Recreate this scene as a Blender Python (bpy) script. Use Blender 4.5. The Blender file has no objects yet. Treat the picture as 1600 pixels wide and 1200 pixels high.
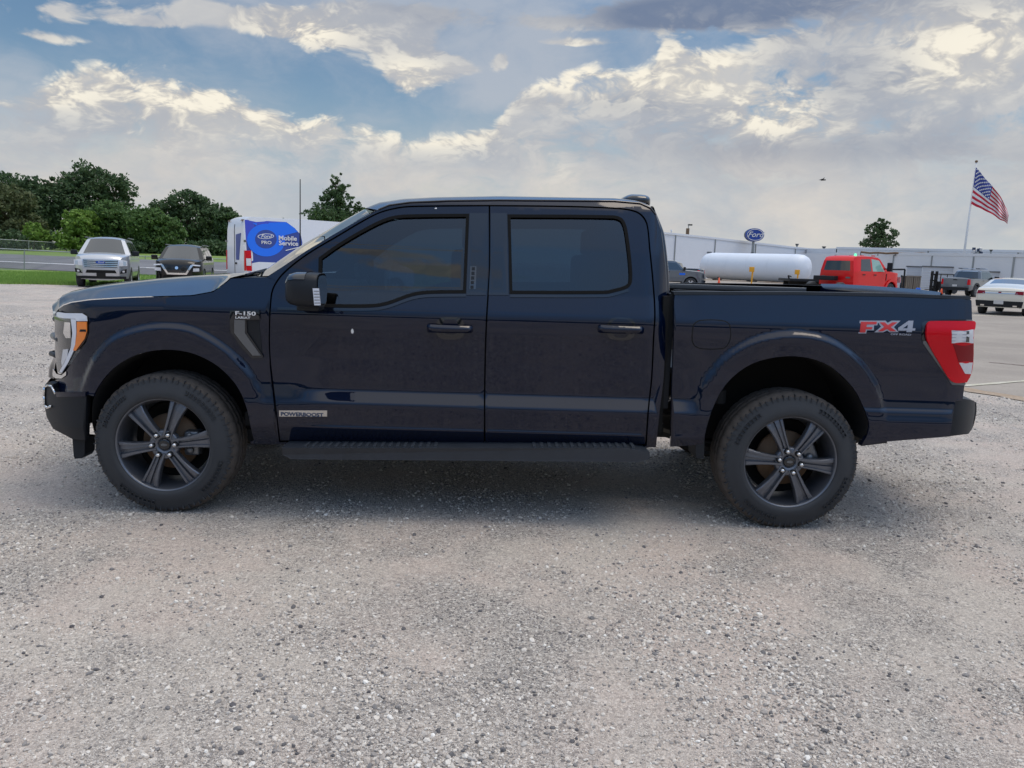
import bpy, bmesh, math, random
import numpy as np
from mathutils import Vector, Matrix, noise
from mathutils.geometry import delaunay_2d_cdt
random.seed(7); rng = np.random.default_rng(7)
rad = math.radians
scn = bpy.context.scene
COL = scn.collection

# ------------------------------------------------------------------ camera
F_PX = 1221.0
CAM = Vector((1.956, -4.465, 1.536))
YAW, PITCH, ROLL = rad(.96), rad(8.91), rad(1.80)
cf = Vector((math.sin(YAW)*math.cos(PITCH), math.cos(YAW)*math.cos(PITCH), -math.sin(PITCH)))
r0 = Vector((math.cos(YAW), -math.sin(YAW), 0)); u0 = r0.cross(cf)
cr_ = r0*math.cos(ROLL) + u0*math.sin(ROLL); cu = -r0*math.sin(ROLL) + u0*math.cos(ROLL)
cam_d = bpy.data.cameras.new('camera'); cam = bpy.data.objects.new('camera', cam_d); COL.objects.link(cam)
M = Matrix((cr_, cu, -cf)).transposed().to_4x4(); M.translation = CAM
cam.matrix_world = M
cam_d.sensor_width = 36; cam_d.lens = F_PX/1600*36; cam_d.clip_start = .05; cam_d.clip_end = 6000
scn.camera = cam

def ray(px, py): return cf*F_PX + cr_*(px-800) - cu*(py-600)
def P(px, py, Y):                     # where a sight line meets the vertical plane y = Y
    d = ray(px, py); return CAM + d*((Y-CAM.y)/d.y)
def G(px, py, z=0.0):                 # where it meets the level z
    d = ray(px, py); return CAM + d*((z-CAM.z)/d.z)
def S(px, py, D):                     # where it meets the surface y = D(x, z)
    d = ray(px, py); lo, hi, n = -.15, 1.0, 70
    for it in range(3):
        Y = np.linspace(lo, hi, n); t = (Y-CAM.y)/d.y; g = D(CAM.x+d.x*t, CAM.z+d.z*t)-Y
        k = np.nonzero(g <= 0)[0]
        if len(k) and k[0] > 0: i = k[0]; lo, hi = Y[i-1], Y[i]
        else: i = int(np.argmin(np.abs(g))); lo, hi = Y[max(0, i-1)], Y[min(n-1, i+1)]
        n = 12
    return P(px, py, (lo+hi)/2)

# ------------------------------------------------------------------ light
SUN_EL, SUN_AZ = 52, 215              # azimuth: degrees from +Y clockwise seen from above is handled below
world = bpy.data.worlds.new('World'); scn.world = world; world.use_nodes = True
SUNV = Vector((.40, .03, .916)).normalized()
sd = bpy.data.lights.new('sun', 'SUN'); sd.energy = 1.35; sd.angle = rad(34); sd.color = (1, .86, .69)
sun = bpy.data.objects.new('sun', sd); COL.objects.link(sun)
sun.rotation_euler = SUNV.to_track_quat('Z', 'Y').to_euler()
scn.view_settings.view_transform = 'Standard'; scn.view_settings.look = 'None'
scn.view_settings.exposure = 0; scn.view_settings.gamma = 1; scn.view_settings.use_curve_mapping = False
scn.render.engine = 'CYCLES'
scn.cycles.max_bounces = 8; scn.cycles.transparent_max_bounces = 16

# ------------------------------------------------------------------ node helpers
class NT:
    def __init__(s, tree): s.t = tree; s.n = tree.nodes; s.l = tree.links
    def new(s, ty, **kw):
        nd = s.n.new(ty)
        for k, v in kw.items():
            if k.startswith('i_'):
                key = k[2:]; key = int(key) if key.isdigit() else key.replace('_', ' ')
                s.set(nd.inputs[key], v)
            else: setattr(nd, k, v)
        return nd
    def set(s, sock, v):
        if isinstance(v, bpy.types.NodeSocket): s.l.new(v, sock)
        else: sock.default_value = v
    def math(s, op, a, b=0.0, c=None, clamp=False):
        nd = s.n.new('ShaderNodeMath'); nd.operation = op; nd.use_clamp = clamp
        s.set(nd.inputs[0], a); s.set(nd.inputs[1], b)
        if c is not None: s.set(nd.inputs[2], c)
        return nd.outputs[0]
    def vmath(s, op, a, b=(0, 0, 0)):
        nd = s.n.new('ShaderNodeVectorMath'); nd.operation = op
        s.set(nd.inputs[0], a)
        if op == 'SCALE': s.set(nd.inputs[3], b)
        else: s.set(nd.inputs[1], b)
        return nd.outputs['Value'] if op in ('DOT_PRODUCT', 'LENGTH') else nd.outputs[0]
    def mix(s, f, a, b, typ='RGBA', blend='MIX'):
        nd = s.n.new('ShaderNodeMix'); nd.data_type = typ
        if typ == 'RGBA': nd.blend_type = blend
        if typ == 'FLOAT' and False: pass
        i = {'FLOAT': (0, 2, 3), 'RGBA': (0, 6, 7)}[typ]
        s.set(nd.inputs[i[0]], f); s.set(nd.inputs[i[1]], a); s.set(nd.inputs[i[2]], b)
        return nd.outputs[{'FLOAT': 0, 'RGBA': 2}[typ]]
    def noise(s, vec, scale, detail=4, rough=.5, dist=0.0, lac=2.0):
        nd = s.new('ShaderNodeTexNoise', i_Scale=scale, i_Detail=detail, i_Roughness=rough, i_Distortion=dist, i_Lacunarity=lac)
        if vec is not None: s.l.new(vec, nd.inputs['Vector'])
        return nd.outputs['Fac']
    def ramp(s, f, stops, interp='LINEAR'):
        nd = s.n.new('ShaderNodeValToRGB'); s.set(nd.inputs[0], f); cr = nd.color_ramp; cr.interpolation = interp
        while len(cr.elements) > 1: cr.elements.remove(cr.elements[-1])
        cr.elements[0].position = stops[0][0]; cr.elements[0].color = c4(stops[0][1])
        for p, c in stops[1:]:
            e = cr.elements.new(p); e.color = c4(c)
        return nd.outputs[0]
    def smooth(s, v, a, b):
        nd = s.new('ShaderNodeMapRange', interpolation_type='SMOOTHSTEP'); s.set(nd.inputs[0], v)
        nd.inputs[1].default_value = a; nd.inputs[2].default_value = b
        return nd.outputs[0]
def c4(c):
    if isinstance(c, (int, float)): return (c, c, c, 1)
    return (*c[:3], 1)

# ------------------------------------------------------------------ sky: Nishita blue with procedural cumulus banks over it
# all places in the sky are kept as (azimuth, elevation); the lists name them by where the photograph shows them
EDGE = [(-60, 120), (0, 136), (60, 118), (115, 88), (180, 84), (250, 98), (320, 118), (370, 134), (430, 158), (475, 180), (530, 166), (590, 180), (650, 196), (720, 204), (765, 196), (790, 160), (812, 128), (860, 104), (920, 86), (975, 96), (1020, 84), (1045, 52), (1080, 66), (1140, 60), (1200, 40), (1300, 0), (1500, -80), (1700, -80)]
PUFFS = [(500, 50, 115, 34, 1.15), (420, 28, 55, 20, .7), (560, 20, 80, 30, .6), (645, 118, 60, 42, 1.0), (720, 104, 70, 20, .9), (785, 92, 14, 16, .9), (310, 14, 55, 22, 1.0), (180, 10, 140, 22, .75), (235, 36, 60, 10, .8), (640, 66, 50, 24, .6), (610, 40, 60, 20, .6), (100, 62, 70, 10, .6), (420, 92, 30, 7, .5), (855, 66, 60, 8, .6), (700, 20, 120, 30, .7), (40, 55, 110, 50, .55), (1190, 5, 270, 62, 1.2), (1040, 22, 110, 20, .9), (870, 40, 90, 14, .55), (610, 92, 14, 10, .5), (930, 68, 80, 8, .5), (80, 22, 120, 22, .6)]
DARKS = [(1210, 8, 250, 46, 1.0), (1030, 26, 130, 26, .7), (1330, 235, 260, 26, .42), (930, 160, 150, 14, .35), (1330, 130, 120, 40, .30), (1120, 240, 160, 30, .25), (700, 15, 120, 26, .4), (60, 60, 130, 50, .22)]
BRIGHT = [(470, 45, 90, 34, 1.0), (640, 130, 55, 44, 1.0), (925, 118, 90, 36, 1.0), (1070, 96, 65, 44, 1.0), (1210, 185, 60, 36, 1.05), (1510, 60, 110, 50, 1.0), (1480, 125, 120, 30, .5), (540, 182, 40, 14, .8), (1110, 150, 130, 40, .5), (875, 268, 20, 14, .35), (250, 150, 200, 60, .85), (640, 215, 140, 24, .5), (430, 190, 90, 16, .4), (60, 150, 60, 14, .6), (1330, 200, 150, 14, .3)]
STREAKS = [(-2.92, .552, .12, .007, 1.5), (-3.03, .575, .14, .006, 1.5), (-2.95, .598, .12, .005, 1.4), (-3.06, .536, .14, .008, 1.5), (-2.86, .622, .08, .006, 1.3), (-2.60, .50, .16, .03, .9), (-2.35, .62, .12, .02, .8), (2.75, .48, .2, .03, .9), (2.4, .66, .15, .03, .8), (1.9, .5, .2, .05, .9), (-1.8, .45, .25, .05, .9), (-1.3, .7, .2, .05, .8), (1.2, .75, .2, .06, .8), (-2.96, .40, .22, .012, .8), (3.0, .36, .10, .012, .8)]   # long thin clouds: azimuth, elevation, half widths in radians
def azel(px, py):
    v = ray(px, py).normalized(); return math.atan2(v.x, v.y), math.asin(v.z)
def build_sky():
    w = NT(world.node_tree); w.n.clear()
    sky = w.new('ShaderNodeTexSky', sky_type='NISHITA', sun_disc=False, altitude=300, air_density=1.2, dust_density=1.0, ozone_density=1.5)
    sky.sun_elevation = math.asin(SUNV.z); sky.sun_rotation = math.atan2(SUNV.x, SUNV.y)
    d = w.vmath('NORMALIZE', w.new('ShaderNodeTexCoord').outputs['Generated'])
    sep = w.new('ShaderNodeSeparateXYZ'); w.l.new(d, sep.inputs[0]); z = w.math('MAXIMUM', sep.outputs[2], 0.0)
    az = w.math('ARCTAN2', sep.outputs[0], sep.outputs[1]); el = w.math('ARCSINE', z)
    cmb = w.new('ShaderNodeCombineXYZ'); w.l.new(sep.outputs[0], cmb.inputs[0]); w.l.new(sep.outputs[1], cmb.inputs[1]); w.l.new(w.math('MULTIPLY', el, 1.9), cmb.inputs[2]); q = cmb.outputs[0]
    def blobs(L, azn, eln):
        tot = None
        for (px, py, a, b, amp) in L:
            if abs(px) < 7: A, E_, sa, sb = px, py, a, b
            else: A, E_ = azel(px, py); sa = abs(azel(px+a, py)[0]-azel(px-a, py)[0])/2; sb = abs(azel(px, py+b)[1]-azel(px, py-b)[1])/2
            x = w.math('MULTIPLY', w.math('SUBTRACT', azn, A), 1/sa); y = w.math('MULTIPLY', w.math('SUBTRACT', eln, E_), 1/sb)
            g = w.math('EXPONENT', w.math('MULTIPLY', w.math('MULTIPLY_ADD', x, x, w.math('MULTIPLY', y, y)), -.8))
            tot = w.math('MULTIPLY', g, amp) if tot is None else w.math('MULTIPLY_ADD', g, amp, tot)
        return tot
    wob = w.new('ShaderNodeTexNoise', i_Scale=9.0, i_Detail=3.0); w.l.new(q, wob.inputs['Vector'])
    wv = w.vmath('SCALE', w.vmath('SUBTRACT', wob.outputs['Color'], (.5, .5, .5)), .10)
    q2 = w.vmath('ADD', q, wv)
    def cloud(q_, detail):
        n = w.noise(q_, 7.5, detail, .62)
        vo = w.new('ShaderNodeTexVoronoi', feature='F1', i_Scale=23.0, i_Detail=3.0, i_Roughness=.7); w.l.new(q_, vo.inputs['Vector'])
        return w.math('MULTIPLY_ADD', vo.outputs['Distance'], -.20, w.math('MULTIPLY_ADD', n, 1.45, -.50))      # about -.1 .. .5
    n0 = cloud(q2, 10); n1 = cloud(w.vmath('ADD', q2, (-.010, 0.0, .030)), 9)
    # main bank below its upper edge
    fc = w.new('ShaderNodeFloatCurve'); cv = fc.mapping.curves[0]
    pts = [azel(*p_) for p_ in EDGE]; a0, a1 = pts[0][0], pts[-1][0]
    pts = [((p_[0]-a0)/(a1-a0), p_[1]/.5) for p_ in pts]
    cv.points[0].location = pts[0]; cv.points[1].location = pts[-1]
    for p_ in pts[1:-1]: cv.points.new(*p_)
    for p_ in cv.points: p_.handle_type = 'AUTO'
    fc.mapping.extend = 'HORIZONTAL'; fc.mapping.update()
    w.l.new(w.math('MULTIPLY', w.math('SUBTRACT', az, a0), 1/(a1-a0)), fc.inputs['Value'])
    inside = w.math('MULTIPLY', w.smooth(az, a0-.35, a0), w.smooth(az, a1+.35, a1))
    back_edge = w.math('MULTIPLY_ADD', w.noise(q, 2.2, 4, .55), .9, -.27)
    edge = w.mix(inside, back_edge, w.math('MULTIPLY', fc.outputs[0], .5), 'FLOAT')
    below = w.math('SUBTRACT', edge, el)                                   # >0 inside the bank
    bank = w.smooth(below, -.030, .030)
    c0 = w.math('MAXIMUM', bank, blobs(PUFFS+STREAKS, az, el))
    base = w.math('MULTIPLY_ADD', c0, .91, w.math('MULTIPLY', n0, 1.1))       # cut near .75
    alpha = w.smooth(base, .56, .88)
    lit = w.smooth(w.math('SUBTRACT', n0, n1), -.13, .17)
    rim = w.math('MULTIPLY', w.smooth(w.math('ABSOLUTE', below), .05, .0), .55)
    br = w.math('MINIMUM', w.math('ADD', w.math('ADD', blobs(BRIGHT+[(a_, e_, wa, we, .22) for a_, e_, wa, we, _ in STREAKS[:6]], az, el), rim), .10), 1.0)
    dk = w.math('MINIMUM', blobs(DARKS, az, el), 1.0)
    soft = w.smooth(w.noise(q2, 5.0, 6, .58), .36, .64)
    shade = w.mix(soft, (.41, .44, .50, 1), (.60, .60, .60, 1))
    shade = w.mix(dk, shade, (.165, .215, .325, 1))
    hi = w.mix(lit, (.66, .59, .49, 1), (1.0, .93, .78, 1))
    k = w.math('MULTIPLY', w.math('MULTIPLY_ADD', lit, .85, .18), br, clamp=True); k = w.math('MULTIPLY', k, w.math('MULTIPLY_ADD', dk, -.8, 1.0))
    cl = w.mix(k, shade, hi)
    nis = w.vmath('SCALE', sky.outputs[0], w.math('MULTIPLY', w.math('MULTIPLY_ADD', w.smooth(z, .26, .56), 2.1, 1.0), SKY_K)); nis = w.mix(1.0, nis, (.84, .99, 1.08, 1), blend='MULTIPLY')
    veil = w.math('MULTIPLY', w.smooth(w.noise(q2, 3.4, 7, .6), .36, .68), w.math('MULTIPLY_ADD', w.smooth(z, .28, .5), -.5, .74)); nis = w.mix(veil, nis, (.50, .53, .585, 1))
    nis = w.mix(w.math('MULTIPLY', w.smooth(z, .55, .85), .75), nis, (1.25, 1.25, 1.22, 1))
    hor = w.mix(w.smooth(w.noise(q2, 4.5, 8, .6), .38, .66), (.47, .52, .57, 1), (.74, .68, .61, 1))
    nis = w.mix(w.math('MULTIPLY', w.smooth(z, .24, .02), .6), nis, hor)
    col = w.mix(w.math('MULTIPLY', alpha, .93), nis, cl)
    col = w.mix(w.math('MULTIPLY', w.smooth(z, .17, .07), .58), col, hor)
    col = w.mix(w.smooth(z, .05, .0), col, (.645, .655, .625, 1))
    bg = w.new('ShaderNodeBackground', i_Strength=1.0); w.l.new(col, bg.inputs[0])
    out = w.new('ShaderNodeOutputWorld'); w.l.new(bg.outputs[0], out.inputs[0])
    world.cycles.sampling_method = 'MANUAL'; world.cycles.sample_map_resolution = 256
SKY_K = .080
build_sky()

# ------------------------------------------------------------------ materials
def pbr(name, col, rough=.5, metal=0.0, coat=0.0, spec=.5, bump=None, vary=None, trans=0.0, emit=None, coat_rough=.03, alpha=None):
    m = bpy.data.materials.new(name); m.use_nodes = True; t = NT(m.node_tree); b = t.n['Principled BSDF']
    b.inputs['Base Color'].default_value = c4(col); b.inputs['Roughness'].default_value = rough; b.inputs['Metallic'].default_value = metal
    b.inputs['Coat Weight'].default_value = coat; b.inputs['Coat Roughness'].default_value = coat_rough
    b.inputs['Specular IOR Level'].default_value = spec; b.inputs['Transmission Weight'].default_value = trans
    if emit: b.inputs['Emission Color'].default_value = c4(emit[0]); b.inputs['Emission Strength'].default_value = emit[1]
    co = t.new('ShaderNodeTexCoord').outputs['Object']
    if vary:                                  # (scale, amount): dirt and wear in the colour
        sc, am = vary
        n = t.noise(co, sc, 6, .6)
        k = t.math('ADD', 1-am/2, t.math('MULTIPLY', n, am))
        t.l.new(t.vmath('SCALE', c4(col)[:3], k), b.inputs['Base Color'])
        t.l.new(t.math('ADD', rough-.06, t.math('MULTIPLY', n, .12)), b.inputs['Roughness'])
    if bump:
        bn = t.new('ShaderNodeBump', i_Strength=bump[1], i_Distance=bump[2]); t.l.new(t.noise(co, bump[0], 4, .6), bn.inputs['Height'])
        t.l.new(bn.outputs[0], b.inputs['Normal'])
    return m
def tint_glass(name, tint, rough=.01, refl=(1, 1, 1), base=None, ior=1.62):
    m = bpy.data.materials.new(name); m.use_nodes = True; t = NT(m.node_tree); t.n.clear()
    tr = t.new('ShaderNodeBsdfTransparent', i_Color=c4(tint)); gl = t.new('ShaderNodeBsdfGlossy', i_Color=c4(refl), i_Roughness=rough)
    fr = t.new('ShaderNodeFresnel', i_IOR=ior)
    mx = t.new('ShaderNodeMixShader'); t.l.new(fr.outputs[0], mx.inputs[0]); t.l.new(tr.outputs[0], mx.inputs[1]); t.l.new(gl.outputs[0], mx.inputs[2])
    last = mx.outputs[0]
    if base:
        df = t.new('ShaderNodeBsdfDiffuse', i_Color=c4(base)); ad = t.new('ShaderNodeAddShader'); t.l.new(last, ad.inputs[0]); t.l.new(df.outputs[0], ad.inputs[1]); last = ad.outputs[0]
    o = t.new('ShaderNodeOutputMaterial'); t.l.new(last, o.inputs[0]); return m
def dusty_paint():
    m = bpy.data.materials.new('black_blue_paint'); m.use_nodes = True; t = NT(m.node_tree); b = t.n['Principled BSDF']
    geo = t.new('ShaderNodeNewGeometry'); pos = geo.outputs['Position']
    sp = t.new('ShaderNodeSeparateXYZ'); t.l.new(pos, sp.inputs[0])
    n = t.noise(pos, 3.0, 6, .6); n2 = t.noise(pos, 60, 4, .7)
    low = t.smooth(sp.outputs[2], .95, .35)
    dust = t.math('MULTIPLY', t.math('ADD', t.math('MULTIPLY', low, .005), .0006), t.math('ADD', t.math('MULTIPLY', n, .9), t.math('MULTIPLY', n2, .6)))
    col = t.mix(dust, (.0004, .0044, .0200, 1), (.30, .25, .21, 1)); t.l.new(col, b.inputs['Base Color'])
    b.inputs['Roughness'].default_value = .4; b.inputs['Metallic'].default_value = 0; b.inputs['Specular IOR Level'].default_value = .04
    b.inputs['Coat Weight'].default_value = 1; b.inputs['Coat IOR'].default_value = 1.5
    t.l.new(t.math('ADD', .035, t.math('MULTIPLY', dust, 1.5)), b.inputs['Coat Roughness'])
    # faint orange peel
    bn = t.new('ShaderNodeBump', i_Strength=.012, i_Distance=.002); t.l.new(t.noise(pos, 14, 2, .5), bn.inputs['Height']); t.l.new(bn.outputs[0], b.inputs['Coat Normal'])
    return m
MT = dict(
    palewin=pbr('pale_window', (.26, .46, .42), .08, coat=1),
    paint=dusty_paint(),
    trim=pbr('black_plastic', (.012, .015, .020), .5, spec=.3, vary=(8, .5), bump=(300, .15, .002)),
    gloss=pbr('gloss_black', (.003, .005, .010), .12, coat=.6),
    rubber=pbr('window_rubber', .006, .7, spec=.15),
    tyre=pbr('tyre_rubber', (.034, .037, .042), .72, vary=(10, .5), bump=(90, .12, .003)),
    tread=pbr('tyre_tread', (.075, .064, .056), .9, vary=(16, .8)),
    rim=pbr('dark_alloy', (.15, .16, .185), .36, metal=.65, vary=(12, .25)),
    steel=pbr('bright_steel', .55, .25, metal=1), nut=pbr('lug_nut', .75, .3, metal=.9),
    rust=pbr('rusty_disc', (.20, .13, .08), .6, metal=.4, vary=(20, .6)),
    board=pbr('step_plastic', (.026, .032, .042), .45, vary=(9, .6)), board2=pbr('step_rubber', (.038, .046, .058), .5), 
    dark=pbr('underbody', .010, .8, vary=(5, .6)), cavity=pbr('cavity_black', .004, .9),
    chrome=pbr('chrome', .78, .10, metal=1), satin=pbr('satin_grey', (.16, .17, .185), .35, metal=.7),
    amber=pbr('amber_lens', (.95, .24, .02), .15, coat=.8), redlens=pbr('red_lens', (.58, .0012, .010), .2, coat=.0, spec=.30),
    darkred=pbr('dark_red_lens', (.22, .002, .008), .15, spec=.3), clearlens=pbr('clear_lens', (.62, .63, .66), .15, coat=1, vary=(40, .3)),
    drl=pbr('white_light_guide', (.72, .75, .82), .15, coat=1), smoke=pbr('lamp_inside', (.07, .075, .08), .12, metal=.7, coat=1),
    glass=tint_glass('tinted_glass', (.09, .14, .18), ior=1.72), clear=tint_glass('windshield_glass', (.55, .66, .64), refl=(1, 1, 1)),
    seat=pbr('dark_seat', (.05, .055, .06), .7), white=pbr('white_print', .75, .5), redp=pbr('red_print', (.55, .03, .03), .4), greyp=pbr('grey_print', (.32, .34, .40), .4), navyp=pbr('navy_print', (.03, .05, .10), .4),
    bluep=pbr('blue_print', (.010, .16, .85), .4), deepblue=pbr('deep_blue_print', (.035, .05, .30), .4), navy=pbr('navy_blue_print', (.03, .06, .28), .4),
    glassdark=pbr('car_glass', (.008, .011, .012), .06, coat=1, spec=.9), plate=pbr('number_plate', .6, .5),
    silver=pbr('silver_paint', (.50, .52, .56), .3, metal=.55, coat=.8), blackp=pbr('black_paint', (.004, .004, .005), .25, coat=.6, spec=.2),
    redpaint=pbr('red_paint', (.74, .006, .010), .3, coat=.35, spec=.25), greypaint=pbr('grey_paint', (.12, .14, .17), .3, metal=.3, coat=1), vanw=pbr('white_van_paint', (.72, .74, .78), .3, coat=.5),
    pearl=pbr('pearl_paint', (.68, .64, .55), .25, coat=1), gmetal=pbr('galvanised_steel', (.34, .36, .36), .5, metal=.6), yellow=pbr('yellow_paint', (.75, .36, .02), .5),
    orange=pbr('cone_orange', (.85, .12, .04), .5), bark=pbr('bark', (.09, .065, .045), .9, vary=(4, .8)), wood=pbr('weathered_wood', (.24, .20, .16), .8, vary=(5, .6)),
    violet=pbr('violet_blue_print', (.045, .07, .52), .4), signblue=pbr('sign_blue', (.015, .06, .33), .35), tank=pbr('tank_white', (.72, .77, .85), .45, vary=(.6, .12)), flagw=pbr('flag_white', .72, .8), flagr=pbr('flag_red', (.50, .015, .04), .8), flagb=pbr('flag_blue', (.03, .05, .26), .8),
    birdm=pbr('bird_dark', .02, .8), greenl=pbr('green_beacon', (.1, .8, .35), .4, emit=((.1, 1, .4), 1.5)),
)

# ------------------------------------------------------------------ object helpers
def wmat(o):
    m = o.matrix_basis.copy()
    if o.parent is not None: m = wmat(o.parent) @ o.matrix_parent_inverse @ m
    return m
def link(o, parent=None, local=False):
    COL.objects.link(o)
    if parent is not None:
        o.parent = parent
        if not local: o.matrix_parent_inverse = wmat(parent).inverted()
    return o
def thing(name, label, cat, loc=(0, 0, 0), rotz=0, group=None):
    o = bpy.data.objects.new(name, None); COL.objects.link(o); o.location = loc; o.rotation_euler = (0, 0, rotz); o.empty_display_size = .2
    o['label'] = label; o['category'] = cat
    if group: o['group'] = group
    return o
def tag(o, label, cat, group=None):
    o['label'] = label; o['category'] = cat
    if group: o['group'] = group
    return o
def mk(name, verts, faces, mat, parent=None, smooth=False, local=False, mats=None, idx=None):
    me = bpy.data.meshes.new(name); me.from_pydata([tuple(v) for v in verts], [], [tuple(f) for f in faces])
    for m in (mats or [mat]): me.materials.append(m)
    if idx is not None: me.polygons.foreach_set('material_index', np.array(idx, dtype=np.int32))
    if smooth: me.polygons.foreach_set('use_smooth', np.ones(len(me.polygons), dtype=bool))
    me.update()
    o = bpy.data.objects.new(name, me); return link(o, parent, local)
class MB:                                # collects shapes that belong to one piece
    def __init__(s): s.v = []; s.f = []; s.m = []
    def add(s, v, f, m=0):
        b = len(s.v); s.v += [tuple(x) for x in v]; s.f += [tuple(i+b for i in q) for q in f]; s.m += [m]*len(f)
    def box(s, a, b, m=0, bev=0.0):
        x0, y0, z0 = a; x1, y1, z1 = b
        if bev <= 0:
            s.add([(x0,y0,z0),(x1,y0,z0),(x1,y1,z0),(x0,y1,z0),(x0,y0,z1),(x1,y0,z1),(x1,y1,z1),(x0,y1,z1)],
                  [(0,3,2,1),(4,5,6,7),(0,1,5,4),(1,2,6,5),(2,3,7,6),(3,0,4,7)], m); return
        bm = bmesh.new(); bmesh.ops.create_cube(bm, size=1)
        for v in bm.verts: v.co = Vector(((x0+x1)/2+v.co.x*(x1-x0), (y0+y1)/2+v.co.y*(y1-y0), (z0+z1)/2+v.co.z*(z1-z0)))
        bmesh.ops.bevel(bm, geom=list(bm.edges), offset=bev, segments=3, profile=.6, affect='EDGES')
        bm.verts.index_update(); s.add([v.co[:] for v in bm.verts], [[v.index for v in f.verts] for f in bm.faces], m); bm.free()
    def tube(s, a, b, r, r2=None, n=10, m=0, cap=True):
        a = Vector(a); b = Vector(b); r2 = r if r2 is None else r2
        ax = (b-a).normalized(); u = ax.orthogonal().normalized(); w = ax.cross(u)
        v = []
        for c, rr in ((a, r), (b, r2)):
            v += [c + (u*math.cos(2*math.pi*i/n) + w*math.sin(2*math.pi*i/n))*rr for i in range(n)]
        f = [(i, (i+1) % n, n+(i+1) % n, n+i) for i in range(n)]
        if cap: f += [tuple(range(n-1, -1, -1)), tuple(range(n, 2*n))]
        s.add(v, f, m)
    def path(s, pts, r, n=8, m=0):
        for a, b in zip(pts[:-1], pts[1:]): s.tube(a, b, r, n=n, m=m)
    def build(s, name, mat, parent=None, smooth=False, local=False, mats=None):
        return mk(name, s.v, s.f, mat, parent, smooth, local, mats, s.m if mats else None)
def box(name, a, b, mat, parent=None, bev=0.0, local=False):
    m = MB(); m.box(a, b, bev=bev); return m.build(name, mat, parent, bev > 0, local)
def densify(p, res, closed=True):
    out = []; n = len(p)
    for i in range(n if closed else n-1):
        a, b = p[i], p[(i+1) % n]; L = math.dist(a, b); k = max(1, int(math.ceil(L/res)))
        for j in range(k): out.append(tuple(a[q]+(b[q]-a[q])*j/k for q in range(len(a))))
    if not closed: out.append(tuple(p[-1]))
    return out
def smooth_poly(p, closed=True, k=5, corner=50):
    """Catmull-Rom through the points; a sharp turn stays a corner."""
    p = [Vector(q) for q in p]; n = len(p); out = []
    def tang(i):
        if not closed and i in (0, n-1): return None
        a, b, c = p[(i-1) % n], p[i], p[(i+1) % n]
        d1, d2 = (b-a), (c-b)
        if d1.length < 1e-9 or d2.length < 1e-9 or d1.angle(d2) > rad(corner): return None
        return (c-a).normalized()
    T = [tang(i) for i in range(n)]
    for i in range(n if closed else n-1):
        a, b = p[i], p[(i+1) % n]; L = (b-a).length
        t0 = (T[i] if T[i] is not None else (b-a).normalized())*L; t1 = (T[(i+1) % n] if T[(i+1) % n] is not None else (b-a).normalized())*L
        kk = 1 if (T[i] is None and T[(i+1) % n] is None) else k
        for j in range(kk):
            t = j/kk; t2 = t*t; t3 = t2*t
            out.append(tuple(a*(2*t3-3*t2+1) + t0*(t3-2*t2+t) + b*(-2*t3+3*t2) + t1*(t3-t2)))
    if not closed: out.append(tuple(p[-1]))
    return out
def inpoly(X, Z, poly):
    X = np.asarray(X); Z = np.asarray(Z); ins = np.zeros(X.shape, bool); q = np.asarray(poly); n = len(q)
    for i in range(n):
        x1, z1 = q[i]; x2, z2 = q[(i+1) % n]
        if z1 == z2: continue
        c = ((z1 > Z) != (z2 > Z)) & (X < (x2-x1)*(Z-z1)/(z2-z1)+x1)
        ins ^= c
    return ins
def segdist(X, Z, line, closed=False):
    q = np.asarray(line); best = np.full(np.shape(X), 1e9)
    for i in range(len(q)-(0 if closed else 1)):
        a, b = q[i], q[(i+1) % len(q)]; d = b-a; L = max(d@d, 1e-12)
        t = np.clip(((X-a[0])*d[0]+(Z-a[1])*d[1])/L, 0, 1)
        best = np.minimum(best, np.hypot(X-a[0]-t*d[0], Z-a[1]-t*d[1]))
    return best
def area2(p): return sum(p[i][0]*p[(i+1) % len(p)][1]-p[(i+1) % len(p)][0]*p[i][1] for i in range(len(p)))
def offset_poly(p, d):
    """Shrinks (d > 0) a closed outline by d."""
    n = len(p); s = 1 if area2(p) > 0 else -1; out = []
    for i in range(n):
        a, b, c = Vector(p[i-1]), Vector(p[i]), Vector(p[(i+1) % n])
        e1 = (b-a).normalized() if (b-a).length > 1e-9 else Vector((1, 0)); e2 = (c-b).normalized() if (c-b).length > 1e-9 else e1
        n1 = Vector((-e1.y, e1.x))*s; n2 = Vector((-e2.y, e2.x))*s; m = n1+n2
        m = m.normalized() if m.length > 1e-6 else n1
        out.append(tuple(b + m*d/max(.5, m.dot(n1))))
    return out
_cache = {}
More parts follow.
